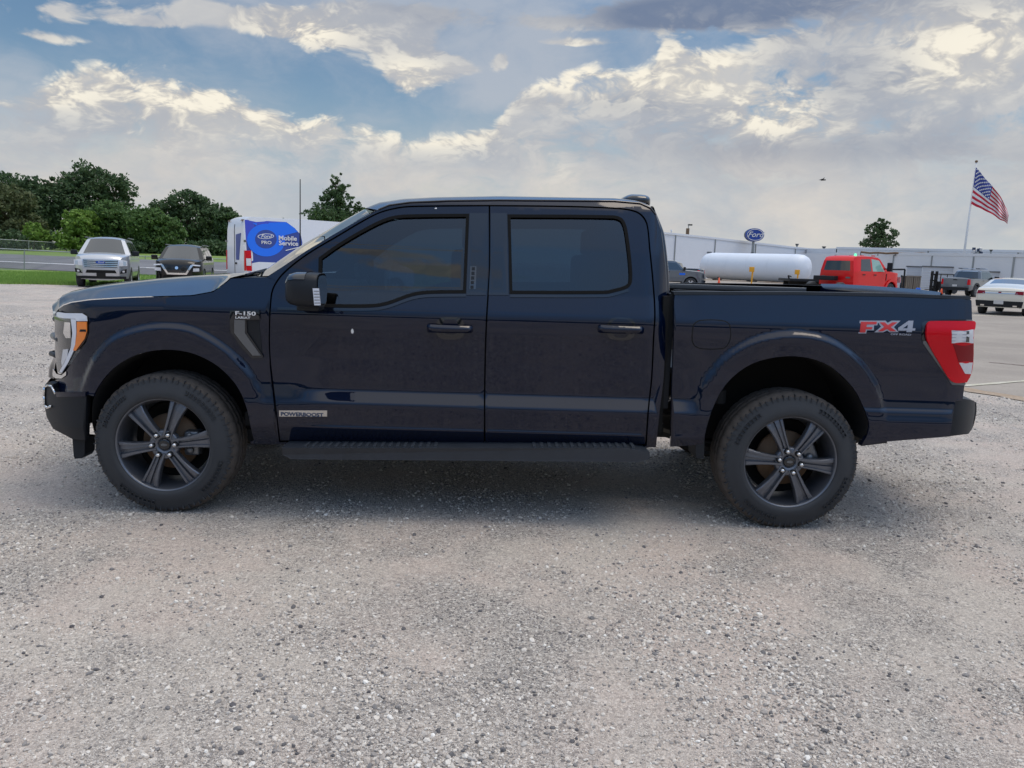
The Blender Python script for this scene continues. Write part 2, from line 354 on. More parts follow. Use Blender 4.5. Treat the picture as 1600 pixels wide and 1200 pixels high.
def tri(outline, holes, dx, dz):
    loops = [outline] + list(holes); V = []; E = []
    for L in loops:
        b = len(V); V += [Vector(q) for q in L]; E += [(b+i, b+(i+1) % len(L)) for i in range(len(L))]
    nb = len(V)
    xs = [q[0] for q in outline]; zs = [q[1] for q in outline]
    gx = np.arange(min(xs)+dx/2, max(xs), dx); gz = np.arange(min(zs)+dz/2, max(zs), dz)
    if len(gx) and len(gz):
        X, Z = np.meshgrid(gx, gz); X = X.ravel(); Z = Z.ravel(); k = inpoly(X, Z, outline)
        for h in holes: k &= ~inpoly(X, Z, h)
        X = X[k]; Z = Z[k]
        if len(X):
            dd = np.full(X.shape, 1e9)
            for L in loops: dd = np.minimum(dd, segdist(X, Z, L, True))
            k = dd > .3*min(dx, dz); V += [Vector((a, b)) for a, b in zip(X[k], Z[k])]
    ov, oe, of = delaunay_2d_cdt(V, E, [], 0, 1e-6)[:3]
    vx = np.array([v[:] for v in ov]); fa = np.array(of)
    c = vx[fa].mean(1); k = inpoly(c[:, 0], c[:, 1], outline)
    for h in holes: k &= ~inpoly(c[:, 0], c[:, 1], h)
    fa = fa[k]
    return vx, fa
CY = 1.015                              # the truck's centre plane
def panel(name, outline, D, mat, parent, far=False, holes=(), dx=.05, dz=.03, flange=.02, off=0.0, cy=CY, local=False, key=None):
    """A skin y = D(x,z)+off over an (x,z) outline with returned edges and exact normals; far=True builds the mirror image."""
    vx, fa = tri(outline, holes, dx, dz)
    x, z = vx[:, 0], vx[:, 1]; e = 1e-4
    y = D(x, z)+off; gx = (D(x+e, z)-D(x-e, z))/(2*e); gz = (D(x, z+e)-D(x, z-e))/(2*e)
    N = np.stack([gx, -np.ones_like(gx), gz], 1); N /= np.linalg.norm(N, axis=1)[:, None]
    a, b, c = vx[fa[:, 0]], vx[fa[:, 1]], vx[fa[:, 2]]
    s = (b[:, 0]-a[:, 0])*(c[:, 1]-a[:, 1])-(c[:, 0]-a[:, 0])*(b[:, 1]-a[:, 1])
    fa = fa[np.abs(s) > 1e-12]; s = s[np.abs(s) > 1e-12]
    fa[s < 0] = fa[s < 0][:, ::-1]       # ccw in (x,z): faces -y
    V = np.stack([x, y, z], 1)
    cnt = {}
    for t in fa:
        for i in range(3): cnt[(t[i], t[(i+1) % 3])] = 1
    bd = [k for k in cnt if (k[1], k[0]) not in cnt]
    V2 = []; F2 = []; n0 = len(V)
    if flange:
        for i, j in bd:
            k = n0+len(V2); V2 += [V[i], V[j], V[j]+np.array([0, flange, 0]), V[i]+np.array([0, flange, 0])]; F2.append((k+1, k, k+3, k+2))
    allv = np.vstack([V, np.array(V2)]) if V2 else V
    faces = [tuple(int(q) for q in t) for t in fa] + F2
    if far:
        allv = allv.copy(); allv[:, 1] = 2*cy-allv[:, 1]; N = N.copy(); N[:, 1] *= -1
        faces = [f[::-1] for f in faces]
    me = bpy.data.meshes.new(name); me.from_pydata(allv.tolist(), [], faces); me.materials.append(mat)
    me.polygons.foreach_set('use_smooth', np.ones(len(faces), dtype=bool)); me.update()
    nl = []
    for p in me.polygons:
        if p.index < len(fa): nl += [tuple(N[v]) for v in p.vertices]
        else: nl += [tuple(p.normal)]*len(p.vertices)
    me.normals_split_custom_set(nl)
    return link(bpy.data.objects.new(name, me), parent, local)
def resample(c, n):
    c = np.array([list(p) for p in c], float); d = np.r_[0, np.cumsum(np.linalg.norm(np.diff(c, axis=0), axis=1))]
    t = np.linspace(0, d[-1], n); return np.stack([np.interp(t, d, c[:, k]) for k in range(3)], 1)
def loft(name, curves, mat, parent, n=30, across=5, flip=False, smooth=True, local=False, closed_across=False, caps=False):
    """Skin through curves (each a list of 3-D points), rounded across."""
    C = [resample(c, n) for c in curves]; rows = []
    m = len(C)
    for i in range(m if closed_across else m-1):
        a, b = C[i], C[(i+1) % m]
        p0 = C[i-1] if (i > 0 or closed_across) else a-(b-a); p3 = C[(i+2) % m] if (i+2 < m or closed_across) else b+(b-a)
        for j in range(across):
            t = j/across
            rows.append(.5*((2*a)+(-p0+b)*t+(2*p0-5*a+4*b-p3)*t*t+(-p0+3*a-3*b+p3)*t**3))
    if not closed_across: rows.append(C[-1])
    R = len(rows); V = np.vstack(rows).tolist(); F = []
    for i in range(R if closed_across else R-1):
        k = (i+1) % R
        for j in range(n-1):
            q = (i*n+j, i*n+j+1, k*n+j+1, k*n+j); F.append(q[::-1] if flip else q)
    if caps and closed_across:
        F.append(tuple(i*n for i in range(R))); F.append(tuple(i*n+n-1 for i in range(R-1, -1, -1)))
    o = mk(name, V, F, mat, parent, smooth, local)
    return o
def lathe(name, prof, mat, parent=None, n=96, mod=None, local=False, smooth=True, mats=None, mfun=None):
    """prof: (y, r) pairs spun round the y axis."""
    V = []; F = []; idx = []
    for i in range(n):
        a = 2*math.pi*i/n
        for k, (y, r) in enumerate(prof):
            rr = r*(1+(mod(i, k) if mod else 0)); V.append((rr*math.cos(a), y, rr*math.sin(a)))
    m = len(prof)
    for i in range(n):
        j = (i+1) % n
        for k in range(m-1):
            F.append((i*m+k, i*m+k+1, j*m+k+1, j*m+k)); idx.append(mfun(i, k) if mfun else 0)
    return mk(name, V, F, mat, parent, smooth, local, mats, idx if mats else None)
def text(name, body, size, mat, frame, parent, sx=1.0, extrude=.001, offset=0.0, shear=0.0, align='LEFT', local=False, space=1.0):
    c = bpy.data.curves.new(name, 'FONT'); c.body = body; c.size = size; c.extrude = extrude; c.offset = offset; c.shear = shear
    c.align_x = align; c.resolution_u = 3; c.space_character = space
    t = bpy.data.objects.new('lettering_source', c); COL.objects.link(t)
    dg = bpy.context.evaluated_depsgraph_get(); me = bpy.data.meshes.new_from_object(t.evaluated_get(dg)); me.name = name
    COL.objects.unlink(t); bpy.data.objects.remove(t)
    me.transform(frame @ Matrix.Diagonal((sx, 1, 1, 1))); me.materials.clear(); me.materials.append(mat)
    return link(bpy.data.objects.new(name, me), parent, local)
def frame(o, X, Y):
    X = Vector(X).normalized(); Y = Vector(Y); Z = X.cross(Y).normalized(); Y = Z.cross(X)
    m = Matrix((X, Y, Z)).transposed().to_4x4(); m.translation = Vector(o); return m
def side_frame(px, py, D=None, Y=None, lift=.004):
    p = S(px, py, D) if D else P(px, py, Y); p = Vector((p.x, p.y-lift, p.z)); return frame(p, (1, 0, 0), (0, 0, 1))

# ================================================================== the black pickup
def table(pts, sig):
    zz = np.arange(-.3, 2.4, .002); y = np.interp(zz, [p[0] for p in pts], [p[1] for p in pts])
    k = np.exp(-.5*(np.arange(-40, 41)*.002/sig)**2); k /= k.sum()
    return zz, np.convolve(np.pad(y, 40, mode='edge'), k, 'valid')
T1 = table([(.2, .13), (.40, .10), (.47, .055), (.525, .022), (.546, .008), (.558, .017), (.62, .012), (.685, .004), (.695, .006), (.758, .056), (.77, .058), (.95, .040), (1.08, .021), (1.13, .0125), (1.17, .0095),
            (1.195, .008), (1.212, .0092), (1.24, .0165), (1.36, .062), (1.60, .130), (1.86, .215), (1.92, .27), (2.0, .4)], .006)
T0 = table([(.2, .13), (.40, .10), (.47, .055), (.54, .020), (.60, .014), (.680, .008), (.70, .018), (.80, .034), (.95, .034), (1.08, .020), (1.13, .0125), (1.17, .0095),
            (1.20, .008), (1.22, .0105), (1.36, .056), (1.45, .085), (1.60, .130), (1.86, .215), (2.0, .4)], .012)
def sm(t): t = np.clip(t, 0, 1); return t*t*(3-2*t)
def flat(Y): return lambda x, z: np.full(np.shape(x), float(Y))
def px2(pts, Y=0.0): return [(P(a, b, Y).x, P(a, b, Y).z) for a, b in pts]
ARCH_F = smooth_poly(px2([(134, 684), (137, 650), (143, 620), (157, 595), (180, 572), (213, 554), (253, 547), (293, 551), (330, 567), (357, 590), (377, 620), (387, 653), (390, 693)], -.01), False, 3)
ARCH_R = smooth_poly(px2([(1101, 698), (1105, 672), (1113, 644), (1135, 602), (1167, 574), (1200, 561), (1244, 557), (1286, 566), (1317, 587), (1342, 616), (1354, 644), (1359, 668), (1354, 690)], -.01), False, 3)
CR_F = smooth_poly(px2([(112, 690), (124, 620), (146, 568), (167, 543), (185, 531), (207, 523), (230, 518), (253, 516), (275, 517), (293, 520), (310, 527), (327, 537), (344, 549), (362, 565), (385, 594), (404, 640), (410, 690)], -.01), False, 2)
CR_R = smooth_poly(px2([(1084, 700), (1096, 640), (1105, 611), (1118, 588), (1135, 567), (1160, 548), (1190, 535), (1215, 530), (1240, 528), (1265, 530), (1290, 536), (1315, 549), (1338, 567), (1358, 590), (1374, 625), (1380, 690)], -.01), False, 2)
def bulge(x, z, cr, amp):
    ins = inpoly(x, z, cr); d = segdist(x, z, cr)
    h = np.where(ins, 1.0-.30*sm(d/.16), sm(1-d/.050))
    return amp*h*sm((z-.60)/.30)
_gx = np.arange(-1.6, 5.6, .01); _gz = np.arange(-.2, 2.2, .01); _GX, _GZ = np.meshgrid(_gx, _gz)
BUMP = {k: bulge(_GX.ravel(), _GZ.ravel(), c, .031).reshape(_GX.shape) for k, c in (('F', CR_F), ('R', CR_R))}
BSUM = BUMP['F']+BUMP['R']
def bulges(x, z):
    if x.size > 80: return bulge(x, z, CR_F, .031)+bulge(x, z, CR_R, .031)
    i = np.clip(((x+1.6)/.01), 0, len(_gx)-2.001); j = np.clip(((z+.2)/.01), 0, len(_gz)-2.001); a = i.astype(int); b = j.astype(int); u = i-a; v = j-b
    return BSUM[b, a]*(1-u)*(1-v)+BSUM[b, a+1]*u*(1-v)+BSUM[b+1, a]*(1-u)*v+BSUM[b+1, a+1]*u*v
def D(x, z, ledge=None):
    x = np.asarray(x, float); z = np.asarray(z, float)
    a = sm((x-.74)/.26)*sm((3.17-x)/.20)
    y = a*np.interp(z, *T1)+(1-a)*np.interp(z, *T0)
    tail = sm((x-3.85)/.25)*sm((.76-z)/.03)*sm((z-.40)/.05)*.012
    y = y-tail
    y = y-bulges(x, z)
    f = np.maximum(0, -.34-x); y = y+1.45*f*f
    hb = np.maximum(0, .05-x)*sm((z-1.02)/.25)*.07; y = y+hb
    b = np.maximum(0, x-4.55); y = y+1.3*b*b
    return y
def Dcab(x, z):
    y = D(x, z); b = np.maximum(0, np.asarray(x)-2.79)*sm((np.asarray(z)-.7)/.5); return y+4.2*b*b
def Dbed(x, z): return D(x, z)
def sx(pts, Df=D): return [(S(a, b, Df).x, S(a, b, Df).z) for a, b in pts]
def s3(pts, Df=D, lift=0): return [Vector((S(a, b, Df).x, S(a, b, Df).y-lift, S(a, b, Df).z)) for a, b in pts]
def mir(c): return [Vector((p[0], 2*CY-p[1], p[2])) for p in c]

truck = thing('pickup_truck', 'large black crew cab pickup with tinted windows parked side-on across the gravel', 'pickup truck', (1.84, CY, 0))
BODY = {}
def both(name, outline, Df, mat, parents, **kw):
    out = []
    for far in (False, True):
        pr = parents if not isinstance(parents, (list, tuple)) else parents[int(far)]
        out.append(panel(name, outline, Df, mat, pr, far=far, **kw))
    return out

# --- doors
FD = sx(smooth_poly([(422, 515), (423, 560), (431, 629), (438, 688), (756, 691), (756, 615), (757.5, 540), (759.5, 490), (762, 452), (764, 415), (763.5, 322.5), (642, 324), (617, 327), (592, 334), (567, 347), (530, 369), (480, 399), (445, 427), (430, 447), (425, 464)]), Dcab)
RD = sx(smooth_poly([(758.5, 691), (758.5, 615), (760, 540), (762, 490), (764.5, 452), (766, 415), (766, 322.5), (890, 324), (965, 327), (990, 331), (1002, 338), (1010, 352), (1014, 390), (1019, 440), (1022, 490), (1020, 527), (1017, 590), (1012, 638), (1008, 694)]), Dcab)
WF = sx(smooth_poly([(499, 403), (530, 381), (567, 359), (597, 344), (617, 338), (642, 336), (732, 335), (727, 457), (667, 458), (642, 462), (605, 475), (580, 479), (503, 479), (499, 440)]), Dcab)
WR = sx(smooth_poly([(794, 336), (957, 337.5), (970, 341), (976, 349), (980, 365), (986, 415), (986, 441), (980, 449), (957, 456), (945, 458), (797, 458)]), Dcab)
fdoor = both('front_door', FD, Dcab, MT['paint'], truck, holes=[WF], dx=.045, dz=.0125)
rdoor = both('rear_door', RD, Dcab, MT['paint'], truck, holes=[WR], dx=.045, dz=.0125)
for W_, doors, trimw in ((WF, fdoor, .014), (WR, rdoor, .014)):
    inner = offset_poly(W_, trimw)
    for far in (False, True):
        panel('window_trim', offset_poly(W_, -.004), Dcab, MT['rubber'], doors[far], far=far, holes=[inner], dx=9, dz=9, off=-.003, flange=.02)
        panel('window_glass', offset_poly(W_, .006), Dcab, MT['glass'], doors[far], far=far, dx=.06, dz=.05, off=.013, flange=0)
# gloss black pillar covers between the windows
BP1 = sx([(734, 333), (762.5, 333), (762.5, 415), (761, 452), (759.5, 461), (729, 461)], Dcab)
BP2 = sx([(767, 333), (792, 333), (794.5, 461), (763.5, 461), (766, 415)], Dcab)
for far in (False, True):
    panel('pillar_cover', BP1, Dcab, MT['gloss'], fdoor[far], far=far, off=-.004, flange=.004)
    panel('pillar_cover', BP2, Dcab, MT['gloss'], rdoor[far], far=far, off=-.004, flange=.004)
KP = sx([(735, 416), (744.5, 416), (743.5, 452), (733.5, 452)], Dcab)
for far in (False, True):
    kp = panel('keypad', KP, Dcab, MT['smoke'], fdoor[far], far=far, off=-.007, flange=.004, dx=9, dz=9)
    for k in range(5):
        kz = KP[0][1]+(KP[3][1]-KP[0][1])*(k+.5)/5; kx = (KP[0][0]+KP[1][0])/2-.001*k
        panel('key', [(kx-.009, kz-.009), (kx+.009, kz-.009), (kx+.009, kz+.009), (kx-.009, kz+.009)], Dcab, MT['trim'], kp, far=far, off=-.009, flange=.002, dx=9, dz=9)
# belt moulding under the glass
for Wp, doors in (([(434, 480), (503, 481), (580, 481), (606, 477), (643, 464), (668, 460), (728, 459)], fdoor), ([(797, 460), (945, 460), (958, 458), (982, 451)], rdoor)):
    line = densify(smooth_poly(Wp, False), 12, False)
    a = sx(line, Dcab); b = sx([(q[0], q[1]+4.5) for q in line], Dcab)
    for far in (False, True): panel('belt_moulding', a+b[::-1], Dcab, MT['gloss'], doors[far], far=far, off=-.005, dx=9, dz=9, flange=.006)
# door handles with their cups
def handle(px, py, door):
    for far in (False, True):
        p = S(px, py, Dcab)
        mb = MB(); w = .125
        for i in range(7):
            t = i/6
        bm = bmesh.new(); bmesh.ops.create_cube(bm, size=1)
        for v in bm.verts: v.co = Vector((v.co.x*.262, v.co.y*.026, v.co.z*(.046 if v.co.x < 0 else .040)))
        bmesh.ops.subdivide_edges(bm, edges=[e for e in bm.edges if abs((e.verts[0].co-e.verts[1].co).x) > .1], cuts=6)
        for v in bm.verts: v.co.y += .022*(abs(v.co.x)/.131)**2.5
        bmesh.ops.bevel(bm, geom=[e for e in bm.edges], offset=.006, segments=2, affect='EDGES')
        bm.verts.index_update(); mb.add([(p.x+v.co.x, p.y-.034+v.co.y, p.z+v.co.z) for v in bm.verts], [[v.index for v in f.verts] for f in bm.faces]); bm.free()
        if far: mb.v = [(a, 2*CY-b, c) for a, b, c in mb.v]; mb.f = [f[::-1] for f in mb.f]
        h = mb.build('door_handle', MT['paint'], door[far], True)
        cup = [(p.x+.002+.082*abs(math.cos(a))**.6*math.copysign(1, math.cos(a)), p.z+.002+.066*abs(math.sin(a))**.7*math.copysign(1, math.sin(a))) for a in np.linspace(0, 2*math.pi, 40, endpoint=False)]
        panel('handle_cup', cup, Dcab, MT['gloss'], door[far], far=far, off=-.0025, flange=.003, dx=9, dz=9)
handle(703, 513.5, fdoor); handle(970, 514.5, rdoor)
# white bird dropping on the front door
mk('dropping', [Vector(S(551+a, 517+b, Dcab))-Vector((0, .003, 0)) for a, b in [(-2.2, 3), (-2.5, -1), (-.5, -4), (1.2, -2), (2, 2), (.3, 4.5)]], [(0, 1, 2, 3, 4, 5)], MT['white'], fdoor[0])
mk('dropping', [Vector(S(681+a, 325.5+b, Dcab))-Vector((0, .003, 0)) for a, b in [(-2, 1), (-1, -1), (1.5, -1), (2, 1)]], [(0, 1, 2, 3)], MT['white'], fdoor[0])

# --- cab shell: pillars, roof side, rocker
CABO = sx([(417, 433), (422, 430), (450, 411), (480, 391), (520, 367), (560, 344), (591, 328), (608, 321), (640, 316.5), (700, 314), (780, 313), (960, 314.5), (1000, 318), (1016, 325), (1025, 336), (1033, 360), (1037, 390), (1040, 420), (1042, 462), (1041, 515), (1037, 590), (1030, 650), (1025, 699), (392, 694), (391, 690), (430, 690), (431, 640), (420, 560), (418, 515), (421, 470)], Dcab)
opening = sx(smooth_poly([(420, 515), (421, 560), (429, 629), (436, 691), (1010.5, 697), (1014.5, 638), (1019.5, 590), (1022.5, 527), (1024.5, 490), (1021.5, 440), (1016.5, 390), (1012, 350), (1004, 336), (991, 328.5), (965, 324.5), (890, 321.5), (763, 320.3), (642, 321.5), (617, 324.5), (592, 331.5), (566, 344.5), (529, 366.5), (479, 396.5), (443.5, 424.5), (428, 445), (422.5, 463)]), Dcab)
cabs = both('cab_side', CABO, Dcab, MT['paint'], truck, holes=[opening], dx=.05, dz=.02, flange=.03)
jamb_h = [offset_poly(WF, -.035), offset_poly(WR, -.035)]
both('door_jamb', offset_poly(opening, -.02), Dcab, MT['cavity'], truck, holes=jamb_h, dx=.2, dz=.1, off=.030, flange=0)

# --- front fender with vent and badge
FEN = sx([(392, 694), (390, 693)], D)
top = [(419, 433.5), (361, 435.5), (353, 442), (333, 456.5), (300, 462.5), (250, 464), (200, 465.5), (140, 469), (112, 473), (100, 477), (92, 482), (88, 487)]
lampcut = [(133, 489.5), (138.5, 495), (139.5, 519), (135, 534), (119, 556), (104, 579), (97, 590), (86, 594), (84, 606), (88, 615), (135, 616), (143, 620)]
fen_px = [(391, 690), (434, 691), (427.5, 629), (420, 560), (419, 515), (421.5, 464), (424, 450), (431, 437)]
FEN = sx(fen_px + top + lampcut, D)
arch_in = [q for q in ARCH_F if q[1] < P(143, 619, 0).z or q[0] > -.385]
arch_in = [q for q in ARCH_F if not (q[0] < -.30 and q[1] < P(143, 620, 0).z)]
FEN = FEN[:-1] + arch_in
fenders = both('front_fender', FEN, D, MT['paint'], truck, dx=.018, dz=.0125, flange=.03)
VR = sx([(360, 484), (406.5, 484), (407.5, 499), (386, 500), (387, 519), (412, 556), (411, 559), (394, 559), (377, 541), (361, 518)], D)
VG = sx([(367.5, 499), (384, 500), (384, 520), (408.5, 555), (396, 555), (380, 536), (367.5, 520)], D)
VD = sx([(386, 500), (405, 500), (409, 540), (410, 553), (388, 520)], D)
PLT = sx([(367.5, 484.5), (406, 484.5), (406.5, 498), (367.5, 498)], D)
for far in (False, True):
    v = panel('side_vent', VR, D, MT['gloss'], fenders[far], far=far, off=-.012, flange=.013)
    panel('vent_insert', VG, D, MT['satin'], v, far=far, off=-.016, flange=.01)
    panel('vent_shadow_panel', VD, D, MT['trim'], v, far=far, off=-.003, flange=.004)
    b = panel('badge_plate', PLT, D, MT['gloss'], v, far=far, off=-.018, flange=.008)
b = fenders[0]
text('model_lettering', 'F-150', .030, MT['white'], side_frame(369, 491.6, D, lift=.021), b, sx=1.72, offset=.0008)
text('trim_lettering', 'LARIAT', .018, MT['white'], side_frame(369.5, 497.2, D, lift=.021), b, sx=1.45, offset=.0004)

# --- hood, cowl, windshield, roof
hc0 = s3([(92, 481), (100, 475.5), (112, 471.5), (140, 467.5), (200, 464), (250, 462.5), (300, 461), (333, 455), (353, 440.5), (360, 434)], D)
def Yc(pts, Y): return [P(a, b, Y) for a, b in pts]
hc1 = Yc([(97, 462), (107, 457.5), (133, 451.5), (165, 446.5), (200, 442.5), (250, 438), (300, 434.5), (330, 433), (352, 431.5), (372, 431)], .36)
hc2 = [Vector((q.x-.06*max(0, 1-k/5), .70, q.z+.012+.006)) for k, q in enumerate(hc1)]
hc3 = [Vector((q.x-.08*max(0, 1-k/5), CY, q.z+.014)) for k, q in enumerate(hc1)]
hood = loft('hood', [hc0, hc1, hc2, hc3, mir(hc2), mir(hc1), mir(hc0)], MT['paint'], truck, n=50, across=6)
# front of the hood down to the grille
lip = [Vector((hc[0].x-.012, hc[0].y, hc[0].z-.055)) for hc in (hc0, hc1, hc2, hc3)]
nose_a = [hc0[0], hc1[0], hc2[0], hc3[0], mir(hc2)[0], mir(hc1)[0], mir(hc0)[0]]
nose_b = [Vector((p.x-.035-(.03 if i in (1, 2, 3, 4, 5) else 0), p.y, min(p.z-.055, 1.19))) for i, p in enumerate(nose_a)]
loft('hood_lip', [nose_a, nose_b], MT['paint'], truck, n=40, across=4)
cowl_a = s3([(360, 434), (419, 433.5)], D, -.01); cowl_b = [Vector((.34, .45, 1.385)), Vector((.52, .42, 1.40))]; cowl_c = [Vector((.30, CY, 1.39)), Vector((.44, CY, 1.41))]
cowl = loft('cowl', [cowl_a, cowl_b, cowl_c, mir(cowl_b), mir(cowl_a)], MT['trim'], truck, n=6, across=4)
ws0 = s3([(419, 431), (450, 411), (480, 391), (520, 367), (560, 344), (591, 327.5)], Dcab, -.004)
ws1 = Yc([(400, 431.5), (430, 411), (462, 389), (500, 366), (536, 345), (568, 327.5)], .62)
ws2 = [Vector((q.x-.045, CY, q.z+.004)) for q in ws1]
loft('windshield', [ws0, ws1, ws2, mir(ws1), mir(ws0)], MT['clear'], truck, n=16, across=6)
def wiper(y0, y1, x, z):
    m = MB(); m.path([(x, y0, z), (x+.03, (y0+y1)/2, z+.03), (x+.05, y1, z+.02)], .008); m.path([(x+.03, y0+.08, z+.015), (x+.06, y1+.1, z+.03)], .006); m.build('wiper', MT['trim'], truck)
wiper(.35, .95, .40, 1.405); wiper(1.0, 1.6, .38, 1.415)
rf_px = [(591, 328), (608, 321), (640, 316.5), (700, 314), (780, 313), (960, 314.5), (1000, 318), (1016, 325), (1025, 336)]
rc0 = s3(rf_px, Dcab)
rc1 = Yc([(572, 325), (592, 316.5), (630, 310.5), (680, 308), (780, 306.3), (960, 309.5), (990, 312.5), (1008, 317), (1017, 323)], .40)
rc2 = [Vector((q.x-.05*max(0, 1-k/3), .72, q.z+.012)) for k, q in enumerate(rc1)]
rc3 = [Vector((q.x-.06*max(0, 1-k/3), CY, q.z+.016)) for k, q in enumerate(rc1)]
roof = loft('roof', [rc0, rc1, rc2, rc3, mir(rc2), mir(rc1), mir(rc0)], MT['paint'], truck, n=60, across=6)
# roof drip line
for far in (False, True):
    c = [Vector((p.x, p.y-.003, p.z+.002)) for p in rc0]; c2 = [Vector((p.x, p.y+.012, p.z+.008)) for p in rc0]
    if far: c, c2 = mir(c), mir(c2)
    m = MB(); m.path(c, .004, 6); m.build('drip_moulding', MT['gloss'], roof)
# back of the cab with its glass
bk = [(1025, 336), (1033, 360), (1037, 390), (1040, 420), (1042, 462)]
bc0 = s3(bk, Dcab); bc1 = [Vector((q.x+.035, q.y+.12, q.z)) for q in bc0]; bc1[0] = rc1[-1].copy(); bc1[0].y = bc0[0].y+.13
bc2 = [Vector((q.x+.05, CY, q.z)) for q in bc0]; bc2[0].z = rc3[-1].z
loft('cab_back', [bc0, bc1, bc2, mir(bc1), mir(bc0)], MT['paint'], truck, n=14, across=5, flip=False)
x_, z0_, z1_ = bc2[1].x+.02, 1.45, 1.80
mk('rear_window', [(x_, .45, z0_), (x_, 1.58, z0_), (x_-.03, 1.50, z1_), (x_-.03, .53, z1_)], [(0, 1, 2, 3)], MT['glassdark'], truck)
# high brake lamp / antenna fin on the roof's rear edge
m = MB(); q = P(989, 310, .72)
bm = bmesh.new(); bmesh.ops.create_uvsphere(bm, u_segments=28, v_segments=16, radius=1)
for v in bm.verts:
    sq = lambda t, p: math.copysign(abs(t)**p, t)
    v.co = Vector((q.x+.005+sq(v.co.x, .6)*.095, q.y+sq(v.co.y, .6)*.19, q.z-.028+sq(v.co.z, .7)*(.048 if v.co.x > -.2 else .048+.02*(v.co.x+.2))))
bm.verts.index_update(); m.add([v.co[:] for v in bm.verts], [[v.index for v in f.verts] for f in bm.faces]); bm.free()
m.build('roof_brake_lamp', MT['gloss'], truck, True)
m = MB(); a = P(469, 418, 1.84); b_ = P(469, 280, 1.84); m.tube(a, b_, .006, .0035, 8); m.tube(a-Vector((0, 0, .10)), a, .018, .008, 10); m.build('antenna', MT['dark'], truck)
# mark on the roof edge above the windshield: rain gutter seal
# --- interior
for y in (.33, 1.18):
    for (x, dx_) in ((1.58, 0), (2.42, .02)):
        m = MB(); m.box((x-.32, y, .95), (x+.16, y+.50, 1.10), bev=.04)
        o = m.build('seat', MT['seat'], truck, True)
        m = MB(); m.box((x+.06, y+.02, 1.08), (x+.22, y+.48, 1.60), bev=.05); m.build('seat_back', MT['seat'], o, True)
        m = MB(); m.box((x+.12, y+.12, 1.60), (x+.21, y+.38, 1.78), bev=.035); m.build('headrest', MT['seat'], o, True)
m = MB(); m.box((.55, .22, 1.10), (.98, 1.81, 1.36), bev=.05); m.build('dashboard', MT['seat'], truck, True)
m = MB(); cst = Vector((1.10, .60, 1.32)); ax = Vector((1, 0, .45)).normalized(); u = ax.orthogonal().normalized(); w = ax.cross(u)
pts = [cst+(u*math.cos(a)+w*math.sin(a))*.18 for a in np.linspace(0, 2*math.pi, 21)]; m.path(pts, .014); m.tube(cst, cst-ax*.2, .03); m.build('steering_wheel', MT['seat'], truck, True)
box('cabin_floor', (.6, .12, .60), (2.9, 1.91, .66), MT['cavity'], truck)
box('firewall', (.50, .16, .60), (.55, 1.87, 1.34), MT['cavity'], truck)
box('cabin_back_wall', (2.86, .13, .60), (2.88, 1.90, 1.42), MT['cavity'], truck)

# --- bed
bed_px = [(1048, 698), (1050, 610), (1053, 530), (1053.5, 470), (1055, 458), (1250, 458.5), (1400, 461), (1513, 465), (1518, 470), (1519, 500), (1446, 500), (1440, 505), (1440, 532), (1487, 599), (1507, 602), (1504, 626), (1493, 627), (1484, 682), (1386, 690), (1346, 696)]
BED = sx(bed_px, Dbed)
ain = [q for q in ARCH_R]
BED = BED + ain[::-1][1:] + []
beds = both('bed_side', BED, Dbed, MT['paint'], truck, dx=.020, dz=.0125, flange=.03)
rail_o = sx(densify([(1052, 455.5), (1250, 456), (1400, 458.5), (1515, 463.2), (1517, 467), (1512, 468), (1400, 463.5), (1250, 460.5), (1053, 460.5)], 40), Dbed)
for far in (False, True):
    panel('rail_cap', rail_o, Dbed, MT['trim'], beds[far], far=far, off=-.004, flange=.085, dx=9, dz=9)
    fd = smooth_poly([(1081, 520), (1084, 506), (1094, 500), (1128, 500), (1139, 505), (1142, 515), (1142, 528), (1136, 541), (1128, 545.5), (1096, 545.5), (1085, 541), (1081, 533)], True, 4, 70)
    fo = sx(fd, Dbed)
    panel('fuel_door_gap', fo, Dbed, MT['cavity'], beds[far], far=far, off=-.0012, flange=.002, dx=9, dz=9, holes=[offset_poly(fo, .006)])
    panel('fuel_door', offset_poly(fo, .006), Dbed, MT['paint'], beds[far], far=far, off=-.0016, flange=0, dx=.03, dz=.0125)
def wl(x0, x1, y, z0, z1, name, mat=MT['trim']): pass
for y0, y1 in ((.115, .16), (1.87, 1.915)): box('bed_inner_wall', (2.95, y0, 1.13), (4.70, y1, 1.370), MT['trim'], truck)
box('bed_floor', (2.95, .47, .86), (4.62, 1.56, .90), MT['trim'], truck)
box('bed_front_wall', (2.935, .10, .70), (2.965, 1.93, 1.38), MT['trim'], truck)
# cargo rails and clamps of the rolled soft cover
for y in (.19, 1.82):
    o = box('cover_rail', (2.98, y, 1.362), (4.40, y+.035, 1.400), MT['satin'] if y > 1 else MT['trim'], truck, .004)  # far rail in lighter grey: its lit look is put into the colour
    for x in (3.35, 3.95, 4.32): box('rail_clamp', (x, y-.02, 1.29), (x+.05, y+.035, 1.361), MT['trim'], o)
# tailgate
tg_o = [Vector((4.665, .14, 1.400)), Vector((4.69, .4, 1.407)), Vector((4.70, CY, 1.409)), Vector((4.69, 1.63, 1.407)), Vector((4.665, 1.89, 1.400))]
def row(dx_, z): return [Vector((p.x+dx_, p.y, p.z+z)) for p in tg_o]
loft('tailgate', [row(-.13, -.60), row(-.13, -.012), row(-.10, 0.008), row(.0, .006), row(.035, -.01), row(.05, -.06), row(.03, -.30), row(.035, -.42), row(.02, -.60)], MT['paint'], truck, n=20, across=2, flip=True)
loft('tailgate_cap', [row(-.12, .006), row(-.09, .014), row(-.0, .013), row(.033, -.002)], MT['trim'], truck, n=20, across=2, flip=True)
